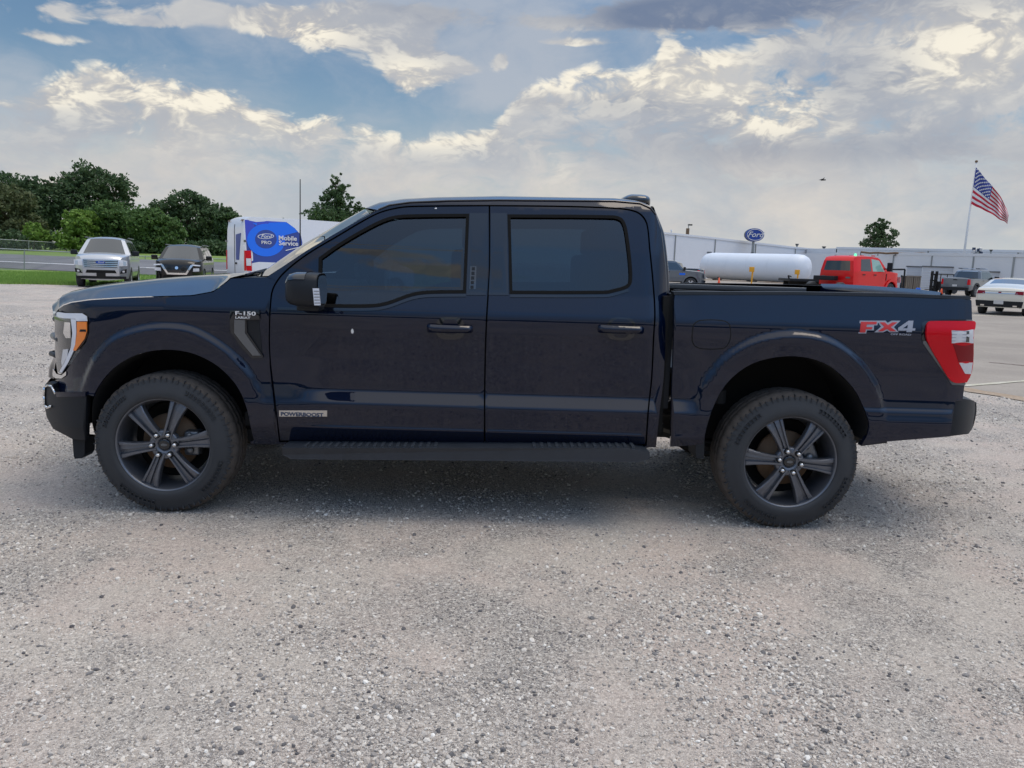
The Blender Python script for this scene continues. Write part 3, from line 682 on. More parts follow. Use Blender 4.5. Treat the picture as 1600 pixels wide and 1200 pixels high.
# tail lamps
TLO = sx(smooth_poly([(1447, 508), (1450, 503), (1456, 501.5), (1521, 501.5), (1523, 504), (1522, 513), (1520, 516), (1519, 566), (1515, 586), (1509, 597), (1492, 598), (1483, 593), (1470, 573), (1447.5, 532)], True, 4, 40), Dbed)
TW = sx([(1485, 516), (1519, 514.5), (1519, 536), (1485, 536)], Dbed)
TD = sx([(1487, 537.5), (1519, 537.5), (1518.5, 564.5), (1496, 565)], Dbed)
TB = sx([(1496.5, 566.5), (1517.8, 566), (1515, 584), (1506, 583.5)], Dbed)
TWI = sx([(1508, 517), (1512, 517), (1512, 534), (1507, 534)], Dbed)
TH = sx([(1440.5, 505), (1446, 500.5), (1520, 500.5), (1522, 514), (1516, 590), (1508, 599), (1488, 598.5), (1441, 532)], Dbed)
TS = sx([(1441.7, 533), (1446, 533), (1490, 597.5), (1509, 599), (1507, 602), (1487, 601), (1441.7, 536)], Dbed)
for far in (False, True):
    hs = panel('tail_lamp', TH, Dbed, MT['gloss'], truck, far=far, off=.002, flange=.05, dx=.03, dz=.03)
    panel('lamp_lens', TLO, Dbed, MT['redlens'], hs, far=far, off=-.012, flange=.016, dx=.02, dz=.02)
    panel('reversing_lens', TW, Dbed, MT['clearlens'], hs, far=far, off=-.0145, flange=.003, dx=.02, dz=.02)
    for k in range(4):
        zz = TW[2][1]+(TW[1][1]-TW[2][1])*(k+.6)/4.2
        panel('lens_rib', [(TW[0][0]+.004, zz), (TW[1][0]-.05, zz), (TW[1][0]-.05, zz+.004), (TW[0][0]+.004, zz+.004)], Dbed, MT['greyp'], hs, far=far, off=-.0165, flange=.002, dx=9, dz=9)
    panel('lens_divider', TWI, Dbed, MT['smoke'], hs, far=far, off=-.0165, flange=.002, dx=9, dz=9)
    panel('brake_lens', TD, Dbed, MT['darkred'], hs, far=far, off=-.0145, flange=.003, dx=.02, dz=.02)
    panel('lower_lens', TB, Dbed, MT['clearlens'], hs, far=far, off=-.0145, flange=.003, dx=.02, dz=.02)
    panel('lamp_trim', TS, Dbed, MT['satin'], hs, far=far, off=-.004, flange=.006, dx=.02, dz=.02)
# rear bumper
def Drb(x, z): x = np.asarray(x, float); z = np.asarray(z, float); b = np.maximum(0, x-4.62); return np.minimum(.045+2.6*b*b, .40)+.10*np.maximum(0, z-.70)+0*x
RBO = [(1493.5, 625), (1500, 623), (1521, 626), (1525.5, 630), (1526, 641), (1523, 658), (1519.5, 669), (1513, 678), (1481, 682)]
RB = sx(smooth_poly(RBO, True, 3, 45), Drb)
rbp = both('rear_bumper', RB, Drb, MT['trim'], truck, dx=.02, dz=.02, flange=.08)
edge = sx([(1500, 623), (1521, 626), (1525.5, 630), (1526, 641), (1523, 658), (1519.5, 669), (1513, 678)], Drb)
ec = [Vector((x, float(Drb(x, z)), z)) for x, z in edge]; ec1 = [Vector((q.x+.05, q.y+.25, q.z)) for q in ec]; ec2 = [Vector((q.x+.06, CY, q.z)) for q in ec]
loft('bumper_centre', [ec, ec1, ec2, mir(ec1), mir(ec)], MT['trim'], truck, n=14, across=5, flip=True)
# front end: bumper, grille, headlamps
FBO = [(135, 617), (88, 616), (84, 607), (83, 600), (78, 597), (73, 598), (70, 602), (69.5, 633), (73, 652), (83, 670), (113, 686), (133, 687.5)]
def Dfb(x, z): x = np.asarray(x, float); z = np.asarray(z, float); f = np.maximum(0, -.36-x); return .012+1.20*f*f+.25*np.maximum(0, .50-z)+0*x
FB = sx(FBO, Dfb)
fb = both('front_bumper', FB, Dfb, MT['trim'], truck, dx=.02, dz=.02, flange=.05)
crease = sx([(88, 612), (135, 612), (135, 619), (90, 620)], Dfb)
for far in (False, True): panel('bumper_step', crease, Dfb, MT['paint'], fb[far], far=far, off=-.012, flange=.014, dx=.02)
fr_px = [(84, 487), (80, 500), (79, 530), (80, 560), (78, 577), (74, 592)]
gf0 = s3([(97, 484), (90, 500), (88, 530), (88, 560), (85, 577), (84, 592)], D)
gf1 = [Vector((q.x-.10, .42, q.z)) for q in gf0]; gf2 = [Vector((q.x-.17, CY, q.z)) for q in gf0]
for c in (gf0, gf1, gf2): pass
loft('grille', [gf0, gf1, gf2, mir(gf1), mir(gf0)], MT['gloss'], truck, n=20, across=5, flip=True)
for k, py in enumerate((503, 530, 558)):
    a = S(88, py, D); m = MB(); pts = [Vector((a.x+.02, a.y, a.z)), Vector((a.x-.115, .38, a.z)), Vector((a.x-.175, .65, a.z)), Vector((a.x-.20, CY, a.z))]
    pts = pts+mir(pts)[::-1][1:]; m.path(pts, .016 if k != 1 else .022, 8); m.build('grille_bar', MT['satin'] if k == 1 else MT['trim'], truck, True)
ff0 = [Vector((x, float(Dfb(x, z)), z)) for x, z in sx([(73, 598), (70, 604), (69.5, 633), (73, 652), (83, 670), (113, 686)], Dfb)]
ff1 = [Vector((q.x-.10, q.y+.28, q.z)) for q in ff0]; ff2 = [Vector((q.x-.14, CY, q.z)) for q in ff0]
loft('bumper_face', [ff0, ff1, ff2, mir(ff1), mir(ff0)], MT['trim'], truck, n=20, across=5)
for far in (False, True):
    c = s3([(71, 605), (76, 601.5), (82, 603), (88, 615)], Dfb, .010); c2 = s3([(71, 605), (70.5, 618), (71, 632), (76, 637), (81, 634)], Dfb, .010)
    if far: c, c2 = mir(c), mir(c2)
    m = MB(); m.path(c, .006, 8); m.path(c2, .008, 8); m.build('fog_lamp_trim', MT['chrome'], fb[far], True)
# headlamps
HLO = sx(smooth_poly([(84, 486), (103, 489), (129, 489.5), (136.5, 494), (138, 517), (134.5, 530), (118, 552), (104, 573), (97, 584), (90, 581), (87, 560), (86, 530), (85.5, 501)], True, 3, 40), D)
HLT = sx([(84, 486), (103, 489), (129, 489.5), (136.5, 494), (137.5, 501.5), (121, 501.5), (119, 498), (100, 497), (85.5, 494)], D)
HLG = sx([(112, 498), (120, 499), (120.5, 520), (118, 545), (108, 566), (98, 582), (94, 581), (104, 562), (112, 543), (114.5, 520)], D)
HLA = sx([(121.5, 502.5), (136.8, 502.5), (137, 517), (133.5, 529), (119.5, 548), (115.5, 547), (119, 538), (121.5, 520)], D)
HLP = sx([(102, 503), (111, 504), (111.5, 528), (104, 528), (100, 520)], D)
HLB = sx([(99.5, 546), (108, 545), (106, 557), (98, 572), (97, 565)], D)
HLM = sx([(127, 514.5), (136, 514.5), (136, 518), (126, 518)], D)
HLC = sx([(78, 577), (84, 576), (89, 584), (97, 586), (104, 580), (104, 586), (97, 591), (88, 591), (80, 586)], D)
for far in (False, True):
    h = panel('headlamp', HLO, D, MT['smoke'], truck, far=far, off=-.002, flange=.04, dx=.02, dz=.02)
    panel('lamp_rim', HLT, D, MT['drl'], h, far=far, off=-.010, flange=.006, dx=.02, dz=.02)
    panel('light_guide', HLG, D, MT['drl'], h, far=far, off=-.010, flange=.006, dx=.02, dz=.02)
    panel('amber_lens', HLA, D, MT['amber'], h, far=far, off=-.011, flange=.006, dx=.02, dz=.02)
    panel('lens_mark', HLM, D, MT['dark'], h, far=far, off=-.014, flange=.002, dx=9, dz=9)
    panel('projector', HLP, D, MT['chrome'], h, far=far, off=-.009, flange=.006, dx=.02, dz=.02)
    panel('turn_reflector', HLB, D, MT['clearlens'], h, far=far, off=-.009, flange=.006, dx=.02, dz=.02)
    panel('lamp_lower_trim', HLC, D, MT['chrome'], h, far=far, off=-.006, flange=.02, dx=.02, dz=.02)
# air dam flap and mud flaps
for s_ in (0, 1):
    def fy(y): return 2*CY-y if s_ else y
    def slab(name, pts, Y, th, mat, parent=truck):
        q = [P(a, b, Y) for a, b in pts]; V = [(p.x, fy(Y), p.z) for p in q]+[(p.x, fy(Y+th), p.z) for p in q]; n = len(q)
        F = [tuple(range(n)), tuple(range(2*n-1, n-1, -1))]+[(i, n+i, n+(i+1) % n, (i+1) % n) for i in range(n)]
        return mk(name, V, F, mat, parent)
    slab('air_dam', [(113, 684), (133, 686), (132, 710), (128, 716), (117, 717), (115, 712)], .10, .12, MT['trim'])
    slab('mud_flap', [(1087, 681), (1101, 681), (1100, 717), (1088, 716)], .04, .20, MT['trim'])
    slab('valance_hook', [(1349, 689), (1386, 688), (1386, 692), (1346, 697)], .03, .05, MT['trim'])
# wheel houses
for arch in (ARCH_F, ARCH_R):
    A = [Vector((x, float(D(np.array([x]), np.array([z]))[0])+.012, z)) for x, z in arch]
    A2 = [Vector((q.x, .45, q.z)) for q in A]; c = Vector((sum(q.x for q in A)/len(A), .45, .6))
    for far in (False, True):
        a, b = (mir(A), mir(A2)) if far else (A, A2)
        o = loft('wheel_liner', [a, b], MT['cavity'], truck, n=40, across=1)
        V = b; mk('liner_wall', V, [tuple(range(len(V)))], MT['cavity'], o)
# running board
RBP = [(440, 700), (978, 700.5), (1015, 707), (1015, 717), (997, 722), (453, 719), (440, 712)]
for s_ in (0, 1):
    Y0 = -.085; q = [P(a, b, Y0) for a, b in RBP]
    if s_: conv = lambda v: (v[0], 2*CY-v[1], v[2])
    else: conv = lambda v: tuple(v)
    m = MB(); n = len(q); V = [(p.x, Y0, p.z) for p in q]+[(p.x, Y0+.17, p.z+.004) for p in q]
    V = [(x, y+(.02 if z < .40 and y < 0 else 0), z) for x, y, z in V]
    m.add([conv(v) for v in V], [tuple(range(n)), tuple(range(2*n-1, n-1, -1))]+[(i, n+i, n+(i+1) % n, (i+1) % n) for i in range(n)])
    rb = m.build('running_board', MT['board'], truck)
    m = MB()
    for k in range(44):
        if 17 < k < 30: continue
        x = q[0].x+.12+k*.044; z = q[0].z+.003-(q[0].z-q[1].z)*(x-q[0].x)/(q[1].x-q[0].x)
        a = conv((x, Y0+.02, z-.012)); b2 = conv((x+.018, Y0+.13, z+.0045)); m.box((a[0], min(a[1], b2[1]), a[2]), (b2[0], max(a[1], b2[1]), b2[2]))
    tr = m.build('step_tread', MT['board2'], rb); tr['kind'] = 'stuff'
    for x in (.95, 1.85, 2.7):
        a = conv((x, .02, .40)); b2 = conv((x+.05, .30, .43)); box('step_bracket', (x, min(a[1], b2[1]), .40), (x+.05, max(a[1], b2[1]), .43), MT['dark'], rb)
# undercarriage
for y in (.48, 1.48): box('frame_rail', (-.6, y, .44), (4.30, y+.08, .58), MT['dark'], truck)
box('cab_gap_blocker', (2.895, .075, .56), (2.932, 1.955, 1.365), MT['cavity'], truck)  # black box added to stop light showing between cab and bed
box('engine_pan', (-.55, .55, .40), (.55, 1.48, .70), MT['cavity'], truck)
box('underfloor', (.45, .12, .52), (2.95, 1.91, .60), MT['cavity'], truck)
box('fuel_tank', (1.3, .57, .36), (2.7, .92, .54), MT['dark'], truck)
m = MB(); m.tube((3.694, .2, .41), (3.694, 1.83, .41), .05, n=12); m.tube((3.55, 1.0, .41), (3.85, 1.0, .41), .15, .14, 14); m.build('rear_axle', MT['dark'], truck, True)
m = MB(); m.tube((0, .25, .40), (0, 1.78, .40), .04, n=10); m.build('front_axle', MT['dark'], truck, True)
m = MB(); m.path([(2.5, 1.25, .42), (3.1, 1.3, .45), (3.3, 1.35, .62), (4.1, 1.35, .62), (4.5, 1.45, .48)], .035); m.tube((2.3, 1.25, .43), (2.9, 1.28, .44), .10, n=14); m.build('exhaust_pipe', MT['steel'], truck, True)
for y in (.40, 1.60):
    m = MB(); m.path([(2.98, y, .50), (3.3, y, .40), (3.7, y, .36), (4.1, y, .42), (4.45, y, .56)], .028, 6); m.build('leaf_spring', MT['dark'], truck)
m = MB(); m.tube((3.30, .25, .72), (3.30, .25, .80), .05); m.build('bump_stop', MT['dark'], truck)

# --- badges
text('hybrid_plate_lettering', 'POWERBOOST', .030, MT['navyp'], side_frame(439, 649, D, lift=.009), fdoor[0], sx=1.22, offset=.0009)
pl = sx([(436.5, 641), (511.5, 641), (511.5, 650.5), (436.5, 650.5)], Dcab)
panel('hybrid_plate', pl, Dcab, MT['steel'], fdoor[0], off=-.006, flange=.008, dx=.05, dz=.02)
off = sx([(1341, 501), (1341, 521)], Dbed)
fx = S(1343, 519.5, Dbed)
def deco(name, polys, mat, lift, parent=beds[0]):
    for q in polys: panel(name, sx(q, Dbed), Dbed, mat, parent, off=-lift, flange=.001, dx=9, dz=9)
Fp = [(1345, 502.6), (1370, 502.6), (1369, 506.8), (1354, 506.8), (1353.4, 511), (1363, 511), (1362, 514.4), (1352.6, 514.4), (1351.6, 519.4), (1343, 519.4)]
Fo = [(1343.2, 501), (1372.3, 501), (1370.6, 508.2), (1365.6, 508.4), (1365.2, 516), (1354.4, 516), (1353.2, 521), (1341, 521)]
Xp = [(1374, 503.5), (1382, 503.5), (1387, 508), (1394, 503.5), (1402, 503.5), (1391.5, 511), (1400, 517.5), (1391, 517.5), (1386, 513.8), (1379, 517.5), (1371.5, 517.5), (1381.5, 510.5)]
Xo = [(1370, 501), (1383.5, 501), (1387, 504.5), (1393, 501), (1407, 501), (1396.5, 511), (1404, 519), (1390, 519.2), (1386, 516.2), (1380, 519.2), (1366, 519.2), (1376.5, 510.5)]
P4 = [(1403, 512.5), (1419.5, 501), (1427, 501), (1425.5, 513), (1430, 513), (1429.5, 516.5), (1425, 516.5), (1424.5, 519), (1416, 519), (1416.5, 516.5), (1403, 516.5)]
P4i = [(1410.5, 513), (1418.5, 507), (1417.5, 513)]
deco('decal_outline', [Fo, Xo], MT['greyp'], .0015)
deco('decal_letter', [Fp, Xp], MT['redp'], .0030)
panel('decal_numeral', sx(P4, Dbed), Dbed, MT['greyp'], beds[0], off=-.0022, flange=.001, dx=9, dz=9, holes=[sx(P4i, Dbed)])
text('decal_small_lettering', 'OFF ROAD', .014, MT['greyp'], side_frame(1391, 523.3, Dbed, lift=.003), beds[0], sx=1.75, offset=.0003)

# --- side mirrors
def mirror(far):
    f = (lambda v: Vector((v[0], 2*CY-v[1], v[2]))) if far else (lambda v: Vector(v))
    Y = -.17
    def ring(x, yc, zc, hy, hz, n=20):
        return [Vector((x, yc+hy*abs(math.cos(a))**.55*math.copysign(1, math.cos(a)), zc+hz*abs(math.sin(a))**.55*math.copysign(1, math.sin(a)))) for a in np.linspace(0, 2*math.pi, n, endpoint=False)]
    a = P(450, 452, Y); b = P(503, 452, Y); z0 = P(476, 479, Y).z; z1 = P(476, 425.5, Y).z
    zc = (z0+z1)/2; hz = (z1-z0)/2; L = b.x-a.x
    st = [(0, .45, .50, -.10), (.04, .62, .70, -.05), (.14, .82, .88, 0), (.35, .96, .98, .02), (.65, 1, 1.0, .02), (.97, 1, 1.0, .0), (1.0, .97, .97, 0)]
    V = []; F = []; N = 20
    for (t, sy, sz, dz) in st: V += [f(v) for v in ring(a.x+t*L, Y, zc+dz*hz, .125*sy, hz*sz, N)]
    for i in range(len(st)-1):
        for k in range(N):
            q = (i*N+k, i*N+(k+1) % N, (i+1)*N+(k+1) % N, (i+1)*N+k); F.append(q if far else q[::-1])
    F.append(tuple(range(N))); F.append(tuple(range((len(st)-1)*N, len(st)*N)))
    o = mk('side_mirror', V, F, MT['trim'], truck, True)
    # painted cap over the upper half, light strip, glass, arm
    V = []; F = []; K = 9
    for (t, sy, sz, dz) in [(-.008, .50, .56, -.10)]+st[1:5]:
        rr = ring(a.x+t*L, Y, zc+dz*hz, .125*sy+.003, hz*sz+.003, 32); V += [f(v) for v in rr[2:15]]
    for i in range(4):
        for k in range(12):
            q = (i*13+k, i*13+k+1, (i+1)*13+k+1, (i+1)*13+k); F.append(q if far else q[::-1])
    mk('mirror_cap', V, F, MT['gloss'], o, True)
    def slabm(name, pts, Y, th, mat):
        q = [P(u, v, Y) for u, v in pts]; n = len(q); V = [f((p.x, Y, p.z)) for p in q]+[f((p.x, Y+th, p.z)) for p in q]
        return mk(name, V, [tuple(range(n)), tuple(range(2*n-1, n-1, -1))]+[(i, n+i, n+(i+1) % n, (i+1) % n) for i in range(n)], mat, o)
    slabm('marker_lens', [(488.5, 450.5), (498, 450.5), (500.5, 477), (491, 477)], Y-.131, .012, MT['drl'])
    for k in range(5): slabm('lens_rib', [(490+k*.3, 454.5+k*4.6), (498.6+k*.3, 454.5+k*4.6), (498.8+k*.3, 455.6+k*4.6), (490.2+k*.3, 455.6+k*4.6)], Y-.1325, .002, MT['satin'])
    g = ring(b.x+.003, Y, zc, .110, hz*.86); mk('mirror_glass', [f(v) for v in g], [tuple(range(20))], MT['chrome'], o)
    m = MB(); m.box((a.x+.03, Y+.05, z0-.028), (b.x-.03, .09, z0+.035), bev=.012)
    m.v = [tuple(f(v)) for v in m.v]; m.build('mirror_arm', MT['trim'], o, True)
mirror(False); mirror(True)

# --- wheels
R_T = .418
def tyre_mesh():
    prof = [(.255, .276), (.275, .276), (.284, .284), (.288, .300), (.284, .325), (.278, .345), (.270, .362), (.266, .380), (.262, .392), (.245, .408), (.225, .4165), (.215, .418), (.180, .4185), (.172, .409), (.168, .409), (.160, .419), (.128, .4195), (.122, .409), (.118, .409), (.112, .419), (.075, .4185), (.068, .409), (.062, .409), (.055, .418), (.03, .415), (.01, .402), (.0, .385), (-.004, .345), (-.002, .30), (.0, .290), (.008, .280), (.03, .276)]
    prof = [(.275-a, b) for a, b in prof]        # outer face at y = -.013 .. inner at .28
    n = 216
    def mod(i, k):
        r = 0
        ph = (i % 6)
        if 8 <= k <= 12 or 22 <= k <= 26: r = -.010 if ph in (0,) else 0
        if k in (8, 9) or k in (25, 26): r = -.012 if ph in (0, 1) else 0
        if 12 < k < 22 and k not in (13, 14, 17, 18, 21) and (i+2) % 6 == 0: r = -.012
        return r
    return lathe('tyre', prof, None, None, n, mod, mats=[MT['tyre'], MT['tread']], mfun=lambda i, k: 1 if 8 <= k <= 25 else 0)
def spoke(phase):
    V = []; F = []
    st = [(.050, .012, .029), (.075, .010, .0285), (.115, .005, .030), (.17, .003, .035), (.218, .005, .043), (.254, .012, .051), (.271, .022, .054)]
    # across section: (fraction of half width, extra depth)
    sec = [(-1.0, .045), (-1.0, .005), (-.90, .0), (-.66, .0), (-.58, .012), (-.05, .010), (.06, .024), (.42, .024), (.50, .0), (.88, .0), (1.0, .006), (1.0, .045)]
    for (r, y, w) in st:
        for (u, d) in sec:
            dd = d if 0 < st.index((r, y, w)) < 6 else d*.6
            V.append((r, y+dd, u*w))
    n = len(sec)
    for i in range(len(st)-1):
        for k in range(n-1): F.append((i*n+k, i*n+k+1, (i+1)*n+k+1, (i+1)*n+k))
    c, s_ = math.cos(phase), math.sin(phase)
    return [(x*c-z*s_, y, x*s_+z*c) for x, y, z in V], F
def wheel(cx, cz, phase, far=False, inset=.0, name='wheel'):
    w = bpy.data.objects.new(name, None); link(w, truck); 
    yy = .010+inset
    w.location = Vector((cx, yy if not far else 2*CY-yy, cz)); w.rotation_euler = (0, phase, 0) if not far else (0, phase, math.pi)
    w.location = w.location  # world coordinates; the parent's inverse keeps it so
    return w
tyre0 = None; RIM = {}
def add_wheel(cx, cz, phase, far, steer=0.0):
    global tyre0
    w = wheel(cx, cz, 0, far)
    if steer: w.rotation_euler.z += steer
    def put(o, nm=None):
        COL.objects.unlink(o) if o.name in COL.objects else None
        COL.objects.link(o); o.parent = w; return o
    if not RIM:
        o = tyre_mesh(); RIM['tyre'] = o.data; COL.objects.unlink(o)
        m = MB()
        def bar(a0, a1, r0, r1, y0, y1):
            q = [(r0, a0), (r1, a0), (r1, a1), (r0, a1)]
            V = [(r*math.cos(a), y, r*math.sin(a)) for y in (y0, y1) for r, a in q]; m.add(V, [(0, 1, 2, 3), (7, 6, 5, 4), (0, 4, 5, 1), (1, 5, 6, 2), (2, 6, 7, 3), (3, 7, 4, 0)])
        for k in range(72):
            a = k*math.pi/36; w_ = .022 if k % 2 else .012
            bar(a, a+w_, .374, .398 if k % 2 else .405, .0045, .03)
        for k in range(180):
            a = k*math.pi/90; bar(a, a+.006, .300, .306, -.0135, .0) if (k//30) % 2 else None
        for a0 in (0.5, 2.2, 3.9, 5.4):      # raised maker's lettering worn to blocks
            for k in range(9):
                a = a0+k*.075; bar(a, a+.045, .338, .340, -.0125, .0); bar(a, a+.045, .356, .358, -.0085, .004)
                bar(a, a+.008, .338, .358, -.0125, .004)
        o = m.build('sidewall_ribs', MT['tyre']); RIM['ribs'] = o.data; COL.objects.unlink(o)
        m = MB(); m.add([(.019*math.cos(t), .0145, .008*math.sin(t)) for t in np.linspace(0, 2*math.pi, 20, endpoint=False)], [tuple(range(20))]); o = m.build('hub_emblem', MT['satin']); RIM['em'] = o.data; COL.objects.unlink(o)
        o = lathe('rim', [(.010, .278), (.002, .281), (.002, .274), (.012, .268), (.022, .264), (.10, .245), (.22, .240), (.25, .25)], MT['rim'], None, 96); RIM['rim'] = o.data; COL.objects.unlink(o)
        for k in range(6):
            V, F = spoke(math.pi/3*k); me = bpy.data.meshes.new('spoke'); me.from_pydata(V, [], F); me.materials.append(MT['rim']); me.update()
            bm = bmesh.new(); bm.from_mesh(me); bmesh.ops.recalc_face_normals(bm, faces=bm.faces)
            bm.to_mesh(me); bm.free(); RIM['spoke%d' % k] = me
        o = lathe('hub', [(.030, .0), (.030, .030), (.026, .036), (.024, .040), (.020, .042), (.018, .055), (.016, .078), (.022, .086), (.05, .09)], MT['rim'], None, 48); RIM['hub'] = o.data; COL.objects.unlink(o)
        o = lathe('hub_cap', [(.016, 0), (.0165, .024), (.018, .032), (.026, .036), (.03, .036)], MT['gloss'], None, 32); RIM['cap'] = o.data; COL.objects.unlink(o)
        m = MB(); m.tube((0, 0, 0), (0, -.022, 0), .0125, .0095, 12); o = m.build('lug_nut', MT['nut'], None, True); RIM['nut'] = o.data; COL.objects.unlink(o)
        m = MB(); m.tube((0, 0, 0), (0, -.002, 0), .0185, .0185, 16); o = m.build('lug_pocket', MT['cavity'], None); RIM['pocket'] = o.data; COL.objects.unlink(o)
        o = lathe('brake_disc', [(.115, .0), (.115, .08), (.12, .085), (.12, .165), (.135, .170), (.15, .165)], MT['rust'], None, 48); RIM['disc'] = o.data; COL.objects.unlink(o)
        m = MB(); m.box((.095, .065, -.075), (.185, .16, .075), bev=.02); m.tube((.13, .05, -.04), (.13, .07, -.04), .026, n=12); m.tube((.13, .05, .04), (.13, .07, .04), .026, n=12); o = m.build('caliper', MT['satin'], None, True); RIM['cal'] = o.data; COL.objects.unlink(o)
        o = lathe('backing_plate', [(.19, 0), (.19, .225), (.17, .228)], MT['cavity'], None, 40); RIM['bp'] = o.data; COL.objects.unlink(o)
    def inst(nm, me, rot=0.0, loc=(0, 0, 0), par=None):
        o = bpy.data.objects.new(nm, me); COL.objects.link(o); o.parent = par or w; o.rotation_euler = (0, rot, 0); o.location = loc; return o
    inst('tyre', RIM['tyre']); inst('sidewall_ribs', RIM['ribs'])['kind'] = 'stuff'; inst('hub_emblem', RIM['em'])
    rim = inst('rim', RIM['rim'], -phase)
    for k in range(6): inst('spoke', RIM['spoke%d' % k], -phase)
    inst('hub', RIM['hub']); inst('hub_cap', RIM['cap'])
    for k in range(6):
        a = phase-rad(6)+math.pi/3*k; p = (.0675*math.cos(a), .014, .0675*math.sin(a)); inst('lug_nut', RIM['nut'], 0, p); inst('lug_pocket', RIM['pocket'], 0, (p[0], .0145, p[2]))
    inst('brake_disc', RIM['disc']); inst('caliper', RIM['cal'], rad(0) if cx < 1 else rad(-25)); inst('backing_plate', RIM['bp'])
    return w
for cx, ph in ((0.004, rad(9)), (3.694, rad(-5))):
    for far in (False, True):
        add_wheel(cx, R_T-.006, ph, far)

# ================================================================== ground
def gn(x, y): return noise.noise(Vector((x*.35, y*.35, 0)))*.022+noise.noise(Vector((x*1.7, y*1.7, 3)))*.006
def amp(x, y): return max(0, min(1, 1-(math.hypot(x-2, y-1)-9)/6))
def flatten(x, y):                       # level pads where the tyres stand
    k = 1.0
    for wx in (0, 3.694):
        for wy in (.14, 1.89): k = min(k, max(0, min(1, (math.hypot(x-wx, y-wy)-.25)/.5)))
    return k
def gz(x, y): return (gn(x, y)*amp(x, y))*flatten(x, y)*max(0, min(1, (8.0-.3*(y-6)-x)/1.5))
def gravel_material():
    m = bpy.data.materials.new('gravel'); m.use_nodes = True; t = NT(m.node_tree); b = t.n['Principled BSDF']
    p = t.new('ShaderNodeNewGeometry').outputs['Position']
    patch = t.noise(p, .55, 7, .62, .6); patch2 = t.noise(p, 2.3, 6, .6, .4); pink = t.noise(p, .9, 5, .6, .3)
    v = t.new('ShaderNodeTexVoronoi', i_Scale=210); t.l.new(p, v.inputs['Vector'])
    vb = t.new('ShaderNodeTexVoronoi', i_Scale=84); t.l.new(p, vb.inputs['Vector'])
    cell = t.ramp(v.outputs['Color'], [(0, .20), (.25, .30), (.6, .40), (.85, .50), (1, .70)])
    sv = t.new('ShaderNodeSeparateColor'); t.l.new(v.outputs['Color'], sv.inputs[0])
    val = t.ramp(sv.outputs[0], [(0, (.08, .075, .08)), (.16, (.24, .22, .205)), (.45, (.46, .41, .365)), (.8, (.66, .60, .53)), (1, (.92, .87, .79))])
    svb = t.new('ShaderNodeSeparateColor'); t.l.new(vb.outputs['Color'], svb.inputs[0])
    valb = t.ramp(svb.outputs[1], [(0, (.14, .135, .135)), (.25, (.34, .31, .285)), (.7, (.55, .495, .44)), (1, (.82, .77, .70))])
    stones = t.mix(t.smooth(svb.outputs[0], .62, .66), val, valb)
    fines = t.mix(t.smooth(pink, .40, .62), (.57, .51, .44, 1), (.59, .485, .415, 1))
    k = t.math('ADD', t.math('MULTIPLY', patch, .6), t.math('MULTIPLY', patch2, .4))
    km = t.smooth(k, .40, .58)
    grit = t.noise(p, 260, 3, .7)
    fines = t.mix(1.0, fines, t.ramp(grit, [(.25, .52), (.75, 1.40)]), blend='MULTIPLY')
    col = t.mix(km, stones, t.mix(.58, stones, fines))
    big = t.noise(p, .16, 4, .55); col = t.mix(1.0, col, t.ramp(big, [(.3, (.95, .95, .96)), (.7, (1.03, 1.02, 1.01))]), blend='MULTIPLY')
    dampn = t.smooth(t.noise(p, .42, 6, .65, 1.0), .60, .74); col = t.mix(t.math('MULTIPLY', dampn, .16), col, (.17, .16, .165, 1))
    t.l.new(col, b.inputs['Base Color']); b.inputs['Roughness'].default_value = .92; b.inputs['Specular IOR Level'].default_value = .25
    hv = t.math('ADD', t.math('MULTIPLY', t.math('SUBTRACT', 1.0, v.outputs['Distance']), t.math('ADD', .35, t.math('MULTIPLY', t.math('SUBTRACT', 1.0, km), .45))), t.math('MULTIPLY', t.noise(p, 45, 5, .65), 1.2))
    bn = t.new('ShaderNodeBump', i_Strength=1.0, i_Distance=.009); t.l.new(hv, bn.inputs['Height']); t.l.new(bn.outputs[0], b.inputs['Normal'])
    return m
GRAV = gravel_material()
def axis(lo, hi, a, b, fine, coarse):
    c = list(np.arange(a, b+1e-6, fine)); x = a; st = fine; L = []
    while x > lo: st = min(st*1.5, coarse); x -= st; L.append(x)
    x = b; st = fine; Rr = []
    while x < hi: st = min(st*1.5, coarse); x += st; Rr.append(x)
    return L[::-1]+c+Rr
xs = axis(-900, 1000, -8, 14, .14, 120); ys = axis(-700, 1500, -4.5, 14, .14, 140)
V = [(x, y, gz(x, y)) for y in ys for x in xs]; nx = len(xs)
F = [(j*nx+i, j*nx+i+1, (j+1)*nx+i+1, (j+1)*nx+i) for j in range(len(ys)-1) for i in range(nx-1)]
g = mk('gravel_ground', V, F, GRAV, None, True); g['kind'] = 'structure'

